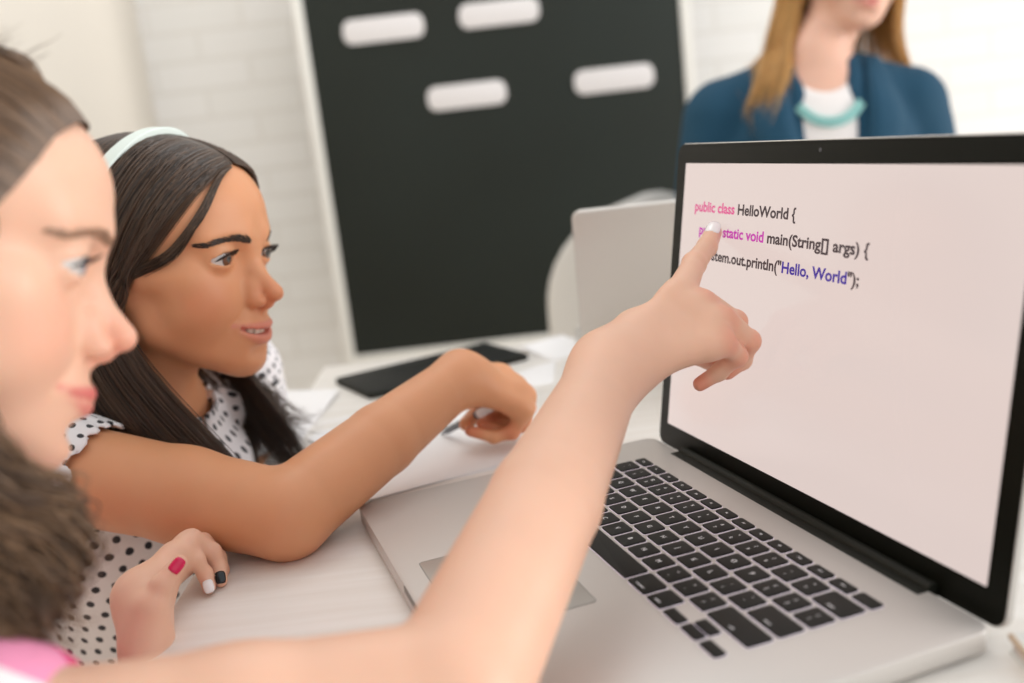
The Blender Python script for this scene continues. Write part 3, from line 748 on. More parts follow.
for j in range(nv):
    for i in range(nu): F.append([k(0,j,i),k(0,j+1,i),k(0,j+1,i+1),k(0,j,i+1)]);F.append([k(1,j,i),k(1,j,i+1),k(1,j+1,i+1),k(1,j+1,i)])
    F.append([k(0,j,0),k(1,j,0),k(1,j+1,0),k(0,j+1,0)]);F.append([k(0,j,nu),k(0,j+1,nu),k(1,j+1,nu),k(1,j,nu)])
for i in range(nu): F.append([k(0,0,i),k(0,0,i+1),k(1,0,i+1),k(1,0,i)]);F.append([k(0,nv,i),k(1,nv,i),k(1,nv,i+1),k(0,nv,i+1)])
np_mesh('seat_shell',V,F,m_sh,chair,True)
zs=zt-470-6
for (x,y) in((-1,-1),(1,-1),(-1,1),(1,1)):
    mb=MB().tube([tuple(Mc@Vector((x*110,-200+y*90,zs))),tuple(Mc@Vector((x*225,-200+y*230,-764)))],[11,8],14); autosmooth(mb.build('leg',mat('pale_wood_leg',lin(205,180,145),.5) if x==-1 and y==-1 else bpy.data.materials['pale_wood_leg'],chair))
MB().box((-120,-300,0),(120,-286,8)).V
setp(chair,'empty white plastic chair with a round shell back in front of the blackboard','chair')
# =====================================================================  PEOPLE
def yawR(y): return rot(y,0,0)
def dots_mat(name,base,dot,sp,rad,rough=.8):
    """woven cotton printed with staggered dots; the print follows the cloth through its own coordinates"""
    m=mat(name,base,rough); L=m.node_tree.links; a=nd(m,'ShaderNodeAttribute',attribute_name='cloth'); sx=nd(m,'ShaderNodeSeparateXYZ'); L.new(a.outputs['Vector'],sx.inputs[0])
    def mt(op,x,y=None,v=None):
        n=nd(m,'ShaderNodeMath',operation=op)
        if hasattr(x,'links') or hasattr(x,'is_linked'): L.new(x,n.inputs[0])
        else: n.inputs[0].default_value=x
        if y is not None:
            if hasattr(y,'is_linked'): L.new(y,n.inputs[1])
            else: n.inputs[1].default_value=y
        return n.outputs[0]
    u=mt('DIVIDE',sx.outputs[0],sp); v=mt('DIVIDE',sx.outputs[1],sp*.866); row=mt('FLOOR',v); par=mt('MODULO',mt('ABSOLUTE',row),2.0); u2=mt('ADD',u,mt('MULTIPLY',par,.5))
    fu=mt('SUBTRACT',mt('FRACT',u2),.5); fv=mt('MULTIPLY',mt('SUBTRACT',mt('FRACT',v),.5),.866); d=mt('SQRT',mt('ADD',mt('MULTIPLY',fu,fu),mt('MULTIPLY',fv,fv)))
    no=nd(m,'ShaderNodeTexNoise'); no.inputs['Scale'].default_value=160; tc=nd(m,'ShaderNodeTexCoord'); L.new(tc.outputs['Object'],no.inputs['Vector'])
    d=mt('ADD',d,mt('MULTIPLY',mt('SUBTRACT',no.outputs['Fac'],.5),.12)); g=nd(m,'ShaderNodeMapRange'); g.inputs['From Min'].default_value=rad-.03; g.inputs['From Max'].default_value=rad+.03; L.new(d,g.inputs['Value'])
    mx=nd(m,'ShaderNodeMix',data_type='RGBA'); L.new(g.outputs[0],mx.inputs[0]); mx.inputs[6].default_value=(*dot,1); mx.inputs[7].default_value=(*base,1); L.new(mx.outputs[2],bsdf(m).inputs['Base Color'])
    n2=nd(m,'ShaderNodeTexNoise'); n2.inputs['Scale'].default_value=45; n2.inputs['Detail'].default_value=5; L.new(tc.outputs['Object'],n2.inputs['Vector']); bp=nd(m,'ShaderNodeBump'); bp.inputs['Strength'].default_value=.5; bp.inputs['Distance'].default_value=.004; L.new(n2.outputs['Fac'],bp.inputs['Height']); L.new(bp.outputs[0],bsdf(m).inputs['Normal'])
    bsdf(m).inputs['Sheen Weight'].default_value=.2
    return m
def cloth_uv(o,uv):
    a=o.data.attributes.new('cloth','FLOAT_VECTOR','POINT'); v=np.zeros((len(o.data.vertices),3),np.float32); v[:,:2]=uv; a.data.foreach_set('vector',v.ravel())
def around(V,p0,axis,ref,R_):
    axis=N3(axis); ref=N3(ref-np.dot(ref,axis)*axis); s=np.cross(axis,ref); q=V-p0; ang=np.arctan2(q@s,q@ref); return np.stack([ang*R_,q@axis],1)
def folds(V,amp,freq,seed=0):
    rs=np.random.default_rng(seed); d=np.zeros(len(V))
    for k in range(5):
        w=rs.normal(size=3); w/=np.linalg.norm(w); d+=np.sin(V@w*freq*(.6+.35*k)+rs.random()*6+np.sin(V@rs.normal(size=3)*freq*.35)*1.5)/(1+.5*k)
    return d*amp*.5
# ------------------------------------------------------------------ skins
sk1=skin_mat('fair_skin',lin(231,184,158),lin(208,100,100),lin(228,140,116),.45,.2)
sk2=skin_mat('tanned_skin',lin(214,152,112),lin(206,124,108),lin(206,116,84),.45,.2)
sk3=skin_mat('woman_skin',lin(226,180,158),lin(206,110,108),lin(222,150,130),.45,.2)
tooth=mat('tooth_enamel',lin(238,230,215),.2)
# ================================================== GIRL IN FRONT (pointing)
R1=rot(0.04145,-0.35484,-0.13777); H1=np.array([204.495,-212.897,231.170]); S1=.98
hl1,lips1=head_prims(smile=1.0,mouth_open=0.6,lid=4.2,cran=61)
g1=empty('person',(190,-300,-264))
hp1=xf(hl1,R1,H1,S1); lp1=xf(lips1,R1,H1,S1)
nb1=np.array([190,-268,96.]); shr1=at(-30,776,378); el1=at(451,697,414); w1=at(609,369,616); shl1=np.array([72,-262,52.])
L1=lambda x,y,z:R1@np.array([x,y,z],float)*S1+H1
torso1=[rc(L1(0,-16,-36),nb1,43,44,k=22),rc(nb1+np.array([0,0,-30]),shr1+np.array([-12,0,4]),38,38,k=30),rc(nb1+np.array([0,0,-30]),shl1,38,37,k=30),
 el((185,-272,-10),(112,74,100),k=40),rc((185,-300,-60),(185,-330,-250),88,95,k=40)]
# right arm
mid1=shr1*.45+el1*.55
arm1=[rc(shr1,mid1,36,33,k=10),rc(mid1,el1,33,31.5,k=10),rc(el1,el1*.5+w1*.5,32,29.5,k=5),rc(el1*.5+w1*.5,w1,29.5,21.5,k=4)]
c1=lambda *a:at(*a)
f_i=[c1(692,262,688),c1(705,244,706),None]
# screen point the finger touches
SN=np.array([0,-math.cos(tilt),math.sin(tilt)]); tip_i=np.array(ML@Vector((71.5,172.0,0)))+SN*6.0
f_i=[c1(694,264,682),c1(707,247,704),tip_i]
f_m=[c1(735,322,668),c1(733,345,684),c1(720,362,688)]
f_r=[c1(749,341,655),c1(742,360,664),c1(727,372,662)]
f_p=[c1(737,356,642),c1(719,372,650),c1(700,384,652)]
m1=[c1(682,290,650),c1(703,303,645),c1(723,319,639),c1(724,342,629)]
th1=[c1(634,330,640),c1(668,338,678),c1(694,352,694),c1(712,362,702)]
wd1=N3(c1(596,345,630)-c1(615,385,612))
hand1=hand_prims(w1,wd1,m1,[f_i,f_m,f_r,f_p],th1,.92,root=2.5)
for p in hand1[1][0]:
    if p.kind=='rc': p.r1*=1.13;p.r2*=1.10
# left arm and hand on the table edge
lw=c1(142,598,608); lf=c1(152,705,572); le=np.array([70,-285,-190.])
lm=[c1(174,553,634),c1(192,539,652),c1(203,542,668),c1(208,550,682)]
lfi=[[c1(196,560,644),c1(205,574,648),c1(209,588,645.5)],[c1(212,552,660),c1(219,567,661),c1(221,581,655)],[c1(218,558,676),c1(222,570,674),c1(221,577,668)],[c1(214,562,690),c1(217,571,686),c1(216,578,676)]]
lth=[c1(146,640,588),c1(151,607,588),c1(161,586,592),c1(179,563,600)]
hand1b=hand_prims(lw,N3(c1(146,625,575)-c1(135,600,610)),lm,lfi,lth,.70,web=.35,root=6)
larm=[rc(shl1,le,36,31,k=10),rc(le,lf,30,19,k=10),rc(lf,lw,17,13,k=10)]
body1=[(hp1+torso1,0),(arm1,16)]+[(p,max(k,5)) if i else (p,28) for i,(p,k) in enumerate(hand1)]+[(larm,14)]+[(p,max(k,3)) if i else (p,24) for i,(p,k) in enumerate(hand1b)]
V,Q=polygonise(body1,1.6,clip=(np.array([0,0,-262.]),UP))
b1=np_mesh('body',V,Q,sk1,g1)
ch=xf([el((s*37,60,-14),(8,8,8)) for s in(-1,1)]+[el((0,97,-17),(4,4,4))],R1,H1,S1)
knk=[el(m,(5,5,5)) for m in m1[1:]]+[el(f[0],(4,4,4)) for f in (f_m,f_r,f_p)]+[el(f[2],(4,4,4)) for f in(f_m,f_r,f_p)]
paint(b1,V,[(lp1,.6,2.4,0,1),(ch,-5,20,1,.55),(knk,-2,10,1,.8)])
eyem1=eye_mats('blue_grey_eye',lin(92,112,140)); eyem2=eye_mats('brown_eye',lin(96,58,34))
lash=mat('eyelash_hair',lin(28,20,16),.5)
brown1=hair_mat('brown_brow_hair',lin(150,116,94),lin(176,140,116))
for s in(1,-1):
    make_eye(g1,R1,H1,S1,s,(.0,.02),eyem1); lashes(g1,R1,H1,S1,lash,s,4.2); brow(g1,R1,H1,S1,brown1,s,[(hl1,0)])
n_w=mat('white_nail_polish',lin(240,236,236),.15); n_p=mat('pink_nail_polish',lin(216,22,84),.15); n_b=mat('black_nail_polish',lin(20,26,30),.15)
dirf=lambda f:f[2]-f[1]
o=nail(g1,tip_i+N3(dirf(f_i))*-1.5,dirf(f_i),N3(CAM-tip_i)*.8+UP*.6,10.5,12,n_w,5.9); o['label']='white fingernail on the pointing finger'
tocam=lambda p:N3(CAM-p)
for (f,m_,lab,up_,w_,l_,r_) in ((lfi[0],n_w,'white fingernail','c',6.8,7.8,4.4),(lfi[1],n_b,'black fingernail','c',6.8,7.8,4.6)):
    o=nail(g1,f[2],dirf(f),tocam(f[2]),w_,l_,m_,r_); o['label']=lab
o=nail(g1,lth[3]-N3(lth[3]-lth[2])*2,lth[3]-lth[2],tocam(lth[3]),7.6,9,n_p,4.9); o['label']='pink thumbnail'
# shirt of the front girl
m_s1=mat('pink_white_shirt',lin(236,70,130),.8); L=m_s1.node_tree.links; at1=nd(m_s1,'ShaderNodeAttribute',attribute_name='cloth'); vo=nd(m_s1,'ShaderNodeTexVoronoi'); vo.inputs['Scale'].default_value=.030; vo.inputs['Randomness'].default_value=.8; L.new(at1.outputs['Vector'],vo.inputs['Vector'])
rr=nd(m_s1,'ShaderNodeValToRGB'); rr.color_ramp.interpolation='CONSTANT'; sp_=nd(m_s1,'ShaderNodeSeparateColor'); L.new(vo.outputs['Color'],sp_.inputs[0]); L.new(sp_.outputs[0],rr.inputs[0]); e=rr.color_ramp.elements; e[0].color=(*lin(236,60,128),1); e[1].position=.3;e[1].color=(*lin(240,236,236),1)
q=e.new(.58);q.color=(*lin(240,150,185),1); q=e.new(.74);q.color=(*lin(238,234,235),1); L.new(rr.outputs[0],bsdf(m_s1).inputs['Base Color'])
sh1=[(([rc(nb1+np.array([0,0,-34]),shr1+np.array([-12,0,4]),44,45,k=30),rc(nb1+np.array([0,0,-34]),shl1,44,44,k=30),el((185,-270,-6),(120,86,104),k=40),rc((185,-300,-60),(185,-330,-256),96,103,k=40)]),0),
 ([rc(shr1,shr1*.72+el1*.28,46,45,k=8),],10),([rc(shl1,shl1*.55+le*.45,43,40,k=8)],10)]
neckcut=rc(nb1+N3(nb1-L1(0,-16,-36))*30,L1(0,10,-60),44,60,k=5,op='s')
sh1=[(sh1[0][0]+[rc(shr1,shr1*.97+el1*.03,46,44,k=12),rc(shl1,shl1*.55+le*.45,43,40,k=12),neckcut],0)]
Vs,Qs=polygonise(sh1,2.5,fn=lambda X,d:d+folds(X,1.6,.045,3),clip=(np.array([0,0,-255.]),UP))
o=np_mesh('shirt',Vs,Qs,m_s1,g1); cloth_uv(o,around(Vs,np.array([185,-290,0.]),UP,np.array([0,1,0.]),110))
setp(g1,'girl in front with fair skin, pinned-up brown hair, touching the laptop screen with one finger','person')
# hair of the front girl
m_h1=hair_mat('brown_hair',lin(62,44,31),lin(138,106,78),.42)
bun=at(-12,96,456); bl=R1.T@(bun-H1)/S1
def TG(gs,f): return [[f(*p) for p in g] for g in gs]
def mir(gs): return [[(-x,y,z) for x,y,z in g] for g in gs]
up_r=[[(0,75,92),(3,52,112),(2,5,127),(0,-38,134)],[(16,74,91),(22,52,108),(16,5,124),(4,-40,134)],[(32,68,84),(40,46,100),(32,0,118),(8,-44,130)],[(47,57,68),(56,36,82),(52,-8,102),(14,-50,124)],
 [(56,48,48),(68,26,58),(66,-16,84),(20,-56,116)],[(61,38,28),(74,14,36),(73,-26,60),(28,-62,108)],[(64,24,8),(76,4,16),(76,-30,40),(50,-60,85),(20,-66,108)],[(68,6,-14),(76,-8,0),(76,-38,26),(56,-66,70),(14,-70,104)],[(66,-20,-34),(66,-50,-10),(60,-74,40),(40,-84,76),(8,-72,106)],[(50,-70,-34),(48,-84,0),(40,-92,36),(26,-84,74),(0,-70,100)],[(20,-80,-44),(20,-96,0),(18,-100,40),(12,-88,80),(0,-70,100)],[(0,-80,-44),(0,-99,0),(0,-101,40),(0,-90,80),(0,-70,100)]]
up_r=[g[:-1]+[tuple(bl+np.array([3,4,-4])*(1 if i%2 else -1))] for i,g in enumerate(up_r)]
fall_r=[[(70,12,-6),(76,18,-34),(72,34,-68),(66,52,-100),(58,70,-130),(52,80,-165)],[(72,0,-8),(80,4,-44),(80,22,-84),(76,44,-116),(70,60,-150),(64,66,-190)],[(72,-16,-6),(84,-14,-50),(88,6,-96),(86,26,-136),(82,40,-175),(78,44,-210)],[(66,-44,26),(72,-44,-10),(82,-36,-56),(90,-18,-106),(92,2,-150),(90,18,-190),(86,20,-225)],[(58,-68,34),(62,-70,-10),(70,-64,-60),(84,-48,-120),(90,-24,-170),(90,-8,-220)],[(34,-90,40),(38,-92,-10),(46,-90,-70),(60,-80,-140),(70,-60,-220)],[(0,-101,42),(0,-100,-10),(0,-100,-80),(0,-96,-150),(0,-84,-220)]]
allb1=body1
curls=[[at(*q) for q in g] for g in (
 [(-34,396,398),(-8,436,404),(20,476,412),(66,492,420),(80,540,420),(66,590,418),(76,632,414)],
 [(-54,390,394),(-30,440,398),(4,492,404),(46,528,412),(54,578,410),(40,618,408),(46,655,404)],
 [(-80,390,392),(-58,450,395),(-24,512,398),(14,556,406),(24,604,404),(8,644,400),(14,680,396)],
 [(-105,400,390),(-85,470,394),(-55,535,404),(-20,590,400),(-6,640,396),(-20,690,392)],
 [(-140,400,388),(-120,490,392),(-95,560,402),(-60,630,396),(-50,690,392)])]
def mk_hair(name,groups,cols,parent,specs,cap,bodyg,h=2.0,ramp=5.0,hugg=None):
    parts=[]
    if cap is not None:
        Vc,Qc=polygonise(cap,h); parts.append((Vc,Qc))
    for (gs,n,seg,kw,off,*hh) in specs:
        hug=hh[0] if hh else 0
        S,R_=strands(gs,n,seg,**kw); sh=S.shape
        X=S.reshape(-1,3); t=np.tile(np.linspace(0,1,seg),n)
        o_=off*RNG.random((n,1))*np.minimum(1,np.linspace(0,1,seg)*ramp)[None]+.5; X=push_out(bodyg+(cap if cap else []),X,o_.reshape(-1))
        if hug:
            tq=np.tile(np.linspace(0,1,seg),n); hi=o_.reshape(-1)+2.2+220*np.maximum(0,tq-hug)**1.5; mk=tq<hug+.35; X[mk]=snap(hugg,X[mk],0*hi[mk]-5,hi[mk],4)
        parts.append(tubes(X.reshape(sh),R_))
    V,Q=join(parts); o=np_mesh('hair',V,Q,cols,parent); return o
cap1=[([p.tf(R1,H1,S1) for p in [el((0,-12,42),(72,87.5,63),k=8),el((0,-40,10),(66,56,60),k=20),el((0,112,34),(90,76,66),k=8,op='s'),el((0,70,-60),(90,86,80),k=10,op='s')]],0),([rc(bun,bun+N3(bun-L1(0,-20,40))*10,15,13,k=6)],8)]
sp1=[(TG(up_r,L1),2400,12,dict(spread=1.0,r=.55,tipvar=.02),2.5,.55),(TG(mir(up_r),L1),1700,12,dict(spread=1.0,r=.6,tipvar=.02),2.5,.55),
 (TG(fall_r[2:],L1),900,24,dict(spread=5,r=.5,curl=8,curl_n=2.6,tipvar=.3,clump=6),6),([[L1(76,-14+0*i,8)]+g for i,g in enumerate(curls)],1500,34,dict(spread=4.5,r=.45,curl=9,curl_n=2.6,tipvar=.3,clump=6),8),(TG(mir(fall_r),L1),600,22,dict(spread=6,r=.6,curl=9,curl_n=3.0,tipvar=.35,clump=9),8)]
# curls of the bun and loose wisps at the temple and crown
bg=[]
for k in range(9):
    a=k/9*2*PI; up_=N3(bun-L1(0,-20,40)); s1_=N3(np.cross(up_,R1[:,0])); s2_=np.cross(up_,s1_)
    f=lambda t,rr_,hh:bun+(s1_*math.cos(a+t)+s2_*math.sin(a+t))*rr_+up_*hh
    bg.append([f(0,15,0),f(.8,19,7),f(1.8,16,15),f(2.8,9,18),f(4.0,13,12),f(5.2,19,4)])
sp1.append((bg,420,16,dict(spread=2.0,r=.55,tipvar=.3),3))
sp1.append((TG([[(60,40,34),(66,44,22),(68,40,8),(69,30,0),(70,22,4)],[(60,38,30),(68,42,14),(70,36,0),(70,24,-6),(70,14,0)]],L1),60,16,dict(spread=1.0,r=.35,tipvar=.2),2))
sp1.append((TG([[(0,30,96),(4,44,108),(8,52,116)],[(10,0,100),(14,10,116),(12,22,128)],[(0,-30,100),(8,-10,124),(16,4,136)]],L1),46,10,dict(spread=4,r=.16,tipvar=.5),1))
mk_hair('hair',None,m_h1,g1,sp1,cap1,body1,hugg=[(hp1,0)])
# ================================================== SECOND GIRL
R2=rot(-0.59818,-0.10095,-0.07579); H2_=np.array([-150.54,-105.08,175.70]); S2=.98
L2=lambda x,y,z:R2@np.array([x,y,z],float)*S2+H2_
hl2,lips2=head_prims(smile=1.25,mouth_open=4.6,lid=4.8)
g2=empty('person',(-215,-190,-264))
hp2=xf(hl2,R2,H2_,S2); lp2=xf(lips2,R2,H2_,S2)
nb2=np.array([-168,-142,72.]); shr2=np.array([-88,-214,50.]); shl2=np.array([-284,-58,52.]); el2=c1(286,515,692); w2=c1(461,377,832)
RY=rot(-.66,0,0)
torso2=[rc(L2(0,-16,-36),nb2,41,43,k=22),rc(nb2+np.array([-6,-6,-34]),shr2,36,38,k=30),rc(nb2+np.array([-6,-6,-34]),shl2,36,38,k=30),el((-196,-152,-30),(112,66,104),R=RY,k=40),rc((-205,-165,-70),(-232,-215,-250),80,90,k=40)]
arm2=[rc(shr2,shr2*.4+el2*.6,38,34,k=10),rc(shr2*.4+el2*.6,el2,34,31,k=10),rc(el2,el2*.5+w2*.5,31,28,k=6),rc(el2*.5+w2*.5,w2,28,21.5,k=4)]
m2_=[c1(504,376,872),c1(518,388,862),c1(527,397,850),c1(526,411,838)]
f2=[[c1(517,400,884),c1(510,415,888),c1(490,419,884)],[c1(527,408,874),c1(516,427,874),c1(494,425,868)],[c1(524,424,856),c1(505,431,856),c1(482,425,850)],[c1(512,432,842),c1(494,437,840),c1(470,431,834)]]
t2_=[c1(478,385,858),c1(492,398,884),c1(482,408,884),c1(466,424,866)]
hand2=hand_prims(w2,N3(c1(455,360,850)-c1(465,385,815)),m2_,f2,t2_,.88)
for p in hand2[0][0]:
    p.r1*=1.10;p.r2*=1.12
le2=np.array([-330,0,-40.]); lw2=np.array([-420,-60,-170.])
larm2=[rc(shl2,(-345,-70,-60),37,32,k=10),rc((-345,-70,-60),(-330,-130,-190),30,22,k=12)]
body2=[(hp2+torso2,0),(arm2,16)]+[(p,max(k,4)) if i else (p,18) for i,(p,k) in enumerate(hand2)]+[(larm2,14)]
V,Q=polygonise(body2,1.5,clip=(np.array([0,0,-262.]),UP))
b2=np_mesh('body',V,Q,sk2,g2)
ch=xf([el((s*37,60,-16),(8,8,8)) for s in(-1,1)]+[el((0,97,-17),(4,4,4))],R2,H2_,S2)
knk=[el(f[0],(4,4,4)) for f in f2]+[el(f[2],(4,4,4)) for f in f2]+[el(el2+np.array([6,6,-8]),(12,12,12))]
paint(b2,V,[(lp2,.5,2.2,0,1),(ch,-4,20,1,.5),(knk,-2,12,1,.7)])
teeth(g2,R2,H2_,S2,tooth,1.25)
brown2=hair_mat('dark_brow_hair',lin(40,28,20),lin(60,42,30))
for s in(1,-1):
    make_eye(g2,R2,H2_,S2,s,(-.10,-.05),eyem2); lashes(g2,R2,H2_,S2,lash,s,4.8); brow(g2,R2,H2_,S2,brown2,s,[(hl2,0)],n=260,thick=1.15)
# blouse: trunk with puffed sleeves
m_dot=dots_mat('white_blouse_black_dots',lin(232,228,228),lin(34,34,40),14.5,.21)
m_dot2=dots_mat('white_sleeve_black_dots',lin(232,228,230),lin(40,40,46),12.0,.21)
dn=N3(nb2-L2(0,-16,-36))
cut2=rc(nb2+dn*30,L2(0,12,-52),42,58,k=5,op='s')
sh2=[([rc(nb2+np.array([-6,-6,-36]),shr2,43,44,k=30),rc(nb2+np.array([-6,-6,-36]),shl2,43,44,k=30),el((-196,-152,-30),(121,75,112),R=RY,k=40),rc((-205,-165,-70),(-232,-215,-258),92,104,k=40),cut2],0)]
Vs,Qs=polygonise(sh2,2.2,fn=lambda X,d:d+folds(X,1.8,.05,5),clip=(np.array([0,0,-255.]),UP))
o=np_mesh('blouse',Vs,Qs,m_dot,g2); cloth_uv(o,around(Vs,np.array([-196,-160,0.]),UP,np.array([.64,.77,0.]),105))
for (p0,p1,nm) in ((shr2,el2,'r'),(shl2,np.array([-345,-70,-60.]),'l')):
    ax=N3(p1-p0); slv=[([rc(p0-ax*4,p0+ax*26,44,46,k=8),rc(p0+ax*24,p0+ax*44,46,42,k=6),rc(p0+ax*50,p0+ax*120,39.5,37,k=1.5,op='s')],0)]
    ref=N3(np.cross(ax,UP)); s_=np.cross(ax,ref)
    def ruff(X,d,p0=p0,ax=ax,ref=ref,s_=s_):
        q=X-p0; an=np.arctan2(q@s_,q@ref); h_=q@ax; return d+folds(X,1.6,.07,8)+np.sin(an*15+np.sin(an*4)*1.5)*np.clip((h_-20)/30,0,1)*.9
    Vs,Qs=polygonise(slv,1.8,fn=ruff,clip=(p0+ax*54,-ax)); o=np_mesh('sleeve',Vs,Qs,m_dot2,g2); cloth_uv(o,around(Vs,p0,ax,ref,46))
# collar: two rounded flaps lying round the neck
def collar(parent,nbc,axis,fwd,rad,mat_,drop,side):
    axis=N3(axis); fwd=N3(fwd-np.dot(fwd,axis)*axis); sd=np.cross(fwd,axis)*side; V=[];F=[]; na,nb=28,9
    for lay in(0,1):
        for i in range(na+1):
            a=.06+i/na*(PI-.06); fr_=i/na
            for j in range(nb+1):
                v=j/nb; dr_=drop*(1.0+.55*math.exp(-(fr_/.16)**2))*(math.sin(min(1,fr_/.10+.35)*PI/2))
                rad_=rad+ (2 if v<.12 else 2+ (v-.12)*dr_*.74)+lay*1.6; zz=10*(1-abs(v-.12)/.12)*(v<.24) -max(0,v-.12)*dr_*.62+10-8*math.cos(a)*1.6+ (0 if lay else -.4)
                c=nbc+axis*0; V.append(c+(fwd*math.cos(a)+sd*math.sin(a)*1.02)*rad_+axis*zz)
    S_=(na+1)*(nb+1); k=lambda l,i,j:l*S_+i*(nb+1)+j
    for i in range(na):
        for j in range(nb): F.append([k(1,i,j),k(1,i+1,j),k(1,i+1,j+1),k(1,i,j+1)]);F.append([k(0,i,j),k(0,i,j+1),k(0,i+1,j+1),k(0,i+1,j)])
        F.append([k(0,i,0),k(0,i+1,0),k(1,i+1,0),k(1,i,0)]);F.append([k(0,i,nb),k(1,i,nb),k(1,i+1,nb),k(0,i+1,nb)])
    for j in range(nb): F.append([k(0,0,j),k(1,0,j),k(1,0,j+1),k(0,0,j+1)]);F.append([k(0,na,j),k(0,na,j+1),k(1,na,j+1),k(1,na,j)])
    V=np.array(V); V=push_out(sh2,V,np.repeat([2.0,3.8],(na+1)*(nb+1)),5); o=np_mesh('collar',V,F,mat_,parent,True); cloth_uv(o,around(V,nbc,axis,fwd,60)); return o
fw2=np.array([.62,.78,-.1])
for s in(1,-1): collar(g2,nb2+np.array([6,8,-8.]),-dn*1.0,fw2,46,m_dot2,44,s)
# buttons down the front
m_btn=mat('dark_button',lin(46,44,46),.3)
for k in range(3):
    p=np.array([-196,-152,-30.])+RY@np.array([0,77,62-36*k*1.0-0]) ; p=push_out(sh2,np.array([p]),1.5)[0]
    mb=MB().tube([p-fw2*1.5,p+fw2*1.2],5.2,18); autosmooth(mb.build('button',m_btn,g2))
# hair of the second girl
m_h2=hair_mat('dark_brown_hair',lin(34,24,18),lin(92,68,50),.36)
side=[[(3,72,95),(24,72,88),(45,61,71),(59,46,48),(67,29,24),(70,14,1),(69,6,-30),(64,2,-62),(60,14,-100),(60,34,-138),(62,46,-180)],
 [(2,62,104),(30,62,98),(54,50,74),(68,34,46),(74,18,16),(75,4,-14),(76,-2,-46),(74,0,-80),(70,16,-120),(68,34,-160),(66,44,-200)],
 [(1,36,116),(36,34,108),(62,24,82),(76,10,50),(80,0,16),(81,-8,-18),(82,-14,-52),(80,-12,-88),(78,2,-128),(76,20,-168),(74,30,-208)],
 [(0,0,121),(38,-2,112),(66,-8,82),(80,-16,44),(83,-24,8),(83,-30,-28),(84,-32,-64),(84,-26,-100),(84,-10,-140),(84,6,-178),(84,14,-214)],
 [(0,-36,115),(38,-38,104),(64,-44,74),(76,-50,36),(78,-58,-2),(78,-62,-40),(80,-62,-80),(82,-54,-120),(86,-40,-160),(88,-26,-200)],
 [(0,-66,98),(34,-70,86),(54,-76,56),(62,-82,18),(62,-88,-24),(64,-88,-66),(68,-82,-110),(74,-72,-154),(80,-60,-200)],
 [(0,-88,72),(26,-92,58),(38,-98,26),(40,-100,-12),(42,-100,-56),(46,-96,-104),(52,-90,-150),(58,-82,-200)],
 [(0,-99,46),(8,-102,20),(10,-104,-16),(12,-104,-60),(14,-100,-110),(16,-94,-160),(18,-88,-200)]]
lock=[[(8,75,92),(28,74,80),(42,69,58),(53,60,36),(61,48,18),(67,30,8),(71,12,0)],[(10,74,92),(31,72,80),(45,66,58),(56,57,38),(64,45,22),(69,27,13),(73,8,4)]]
sideL=[[(x,y+(0 if i<7 else (i-6)*14),z) for i,(x,y,z) in enumerate(g)] for g in side]
cap2=[([p.tf(R2,H2_,S2) for p in [el((0,-12,42.5),(72,88.5,71.5),k=8),el((0,-42,0),(70,58,66),k=20),el((0,112,26),(92,82,73),k=8,op='s'),el((0,70,-66),(90,82,84),k=10,op='s')]],0)]
sp2=[(TG([[(x,y+max(0,-z-30)*.55,z) for x,y,z in g] for g in side],L2),2600,24,dict(spread=2.0,r=.55,tipvar=.16,clump=14),4,.3),(TG(mir(sideL),L2),1900,24,dict(spread=2.2,r=.55,tipvar=.16,clump=10),4,.3),
 (TG(lock,L2),230,16,dict(spread=1.3,r=.4,tipvar=.3),3.0,.9),(TG([side[0],[(a[0]*.7+b[0]*.3,a[1]*.7+b[1]*.3,a[2]*.7+b[2]*.3) for a,b in zip(side[0][:7],lock[0])]+side[0][7:]],L2),70,20,dict(spread=1.0,r=.3,tipvar=.5),2.0,.4),
 (TG(mir([[(66,6,-60),(70,20,-90),(74,46,-110),(82,64,-130),(96,78,-138),(118,84,-134)],[(66,0,-60),(72,16,-96),(78,44,-124),(88,60,-150),(104,70,-165),(120,74,-168)]]),L2),90,20,dict(spread=7,r=.35,tipvar=.5,curl=5,curl_n=2),3)]
bodysh2=body2+sh2
mk_hair('hair',None,m_h2,g2,sp2,cap2,bodysh2,hugg=[(hp2,0)])
# headband
hb=[]
for i in range(41):
    a=-PI*.56+i/40*PI*1.12; x,z=math.sin(a),math.cos(a); hb.append((x,z))
V=[];F=[]
for i,(x,z) in enumerate(hb):
    for (dy,dr_) in((-8,4.5),(-8,10.5),(8,10.5),(8,4.5)):
        zz=z*70; V.append(L2(x*(72+dr_-4),-24+dy*.8+zz*.42,42+zz+z*(dr_-3.5)))
for i in range(40):
    for k_ in range(4): F.append([i*4+k_,i*4+(k_+1)%4,(i+1)*4+(k_+1)%4,(i+1)*4+k_])
F.append([0,1,2,3]);F.append([163,162,161,160])
hbo=autosmooth(np_mesh('headband',V,F,mat('pale_mint_headband',lin(226,236,230),.5),g2),60); bv=hbo.modifiers.new('round','BEVEL'); bv.width=.001; bv.segments=2
setp(g2,'smiling girl with long dark hair and white headband, blouse with black dots','person')
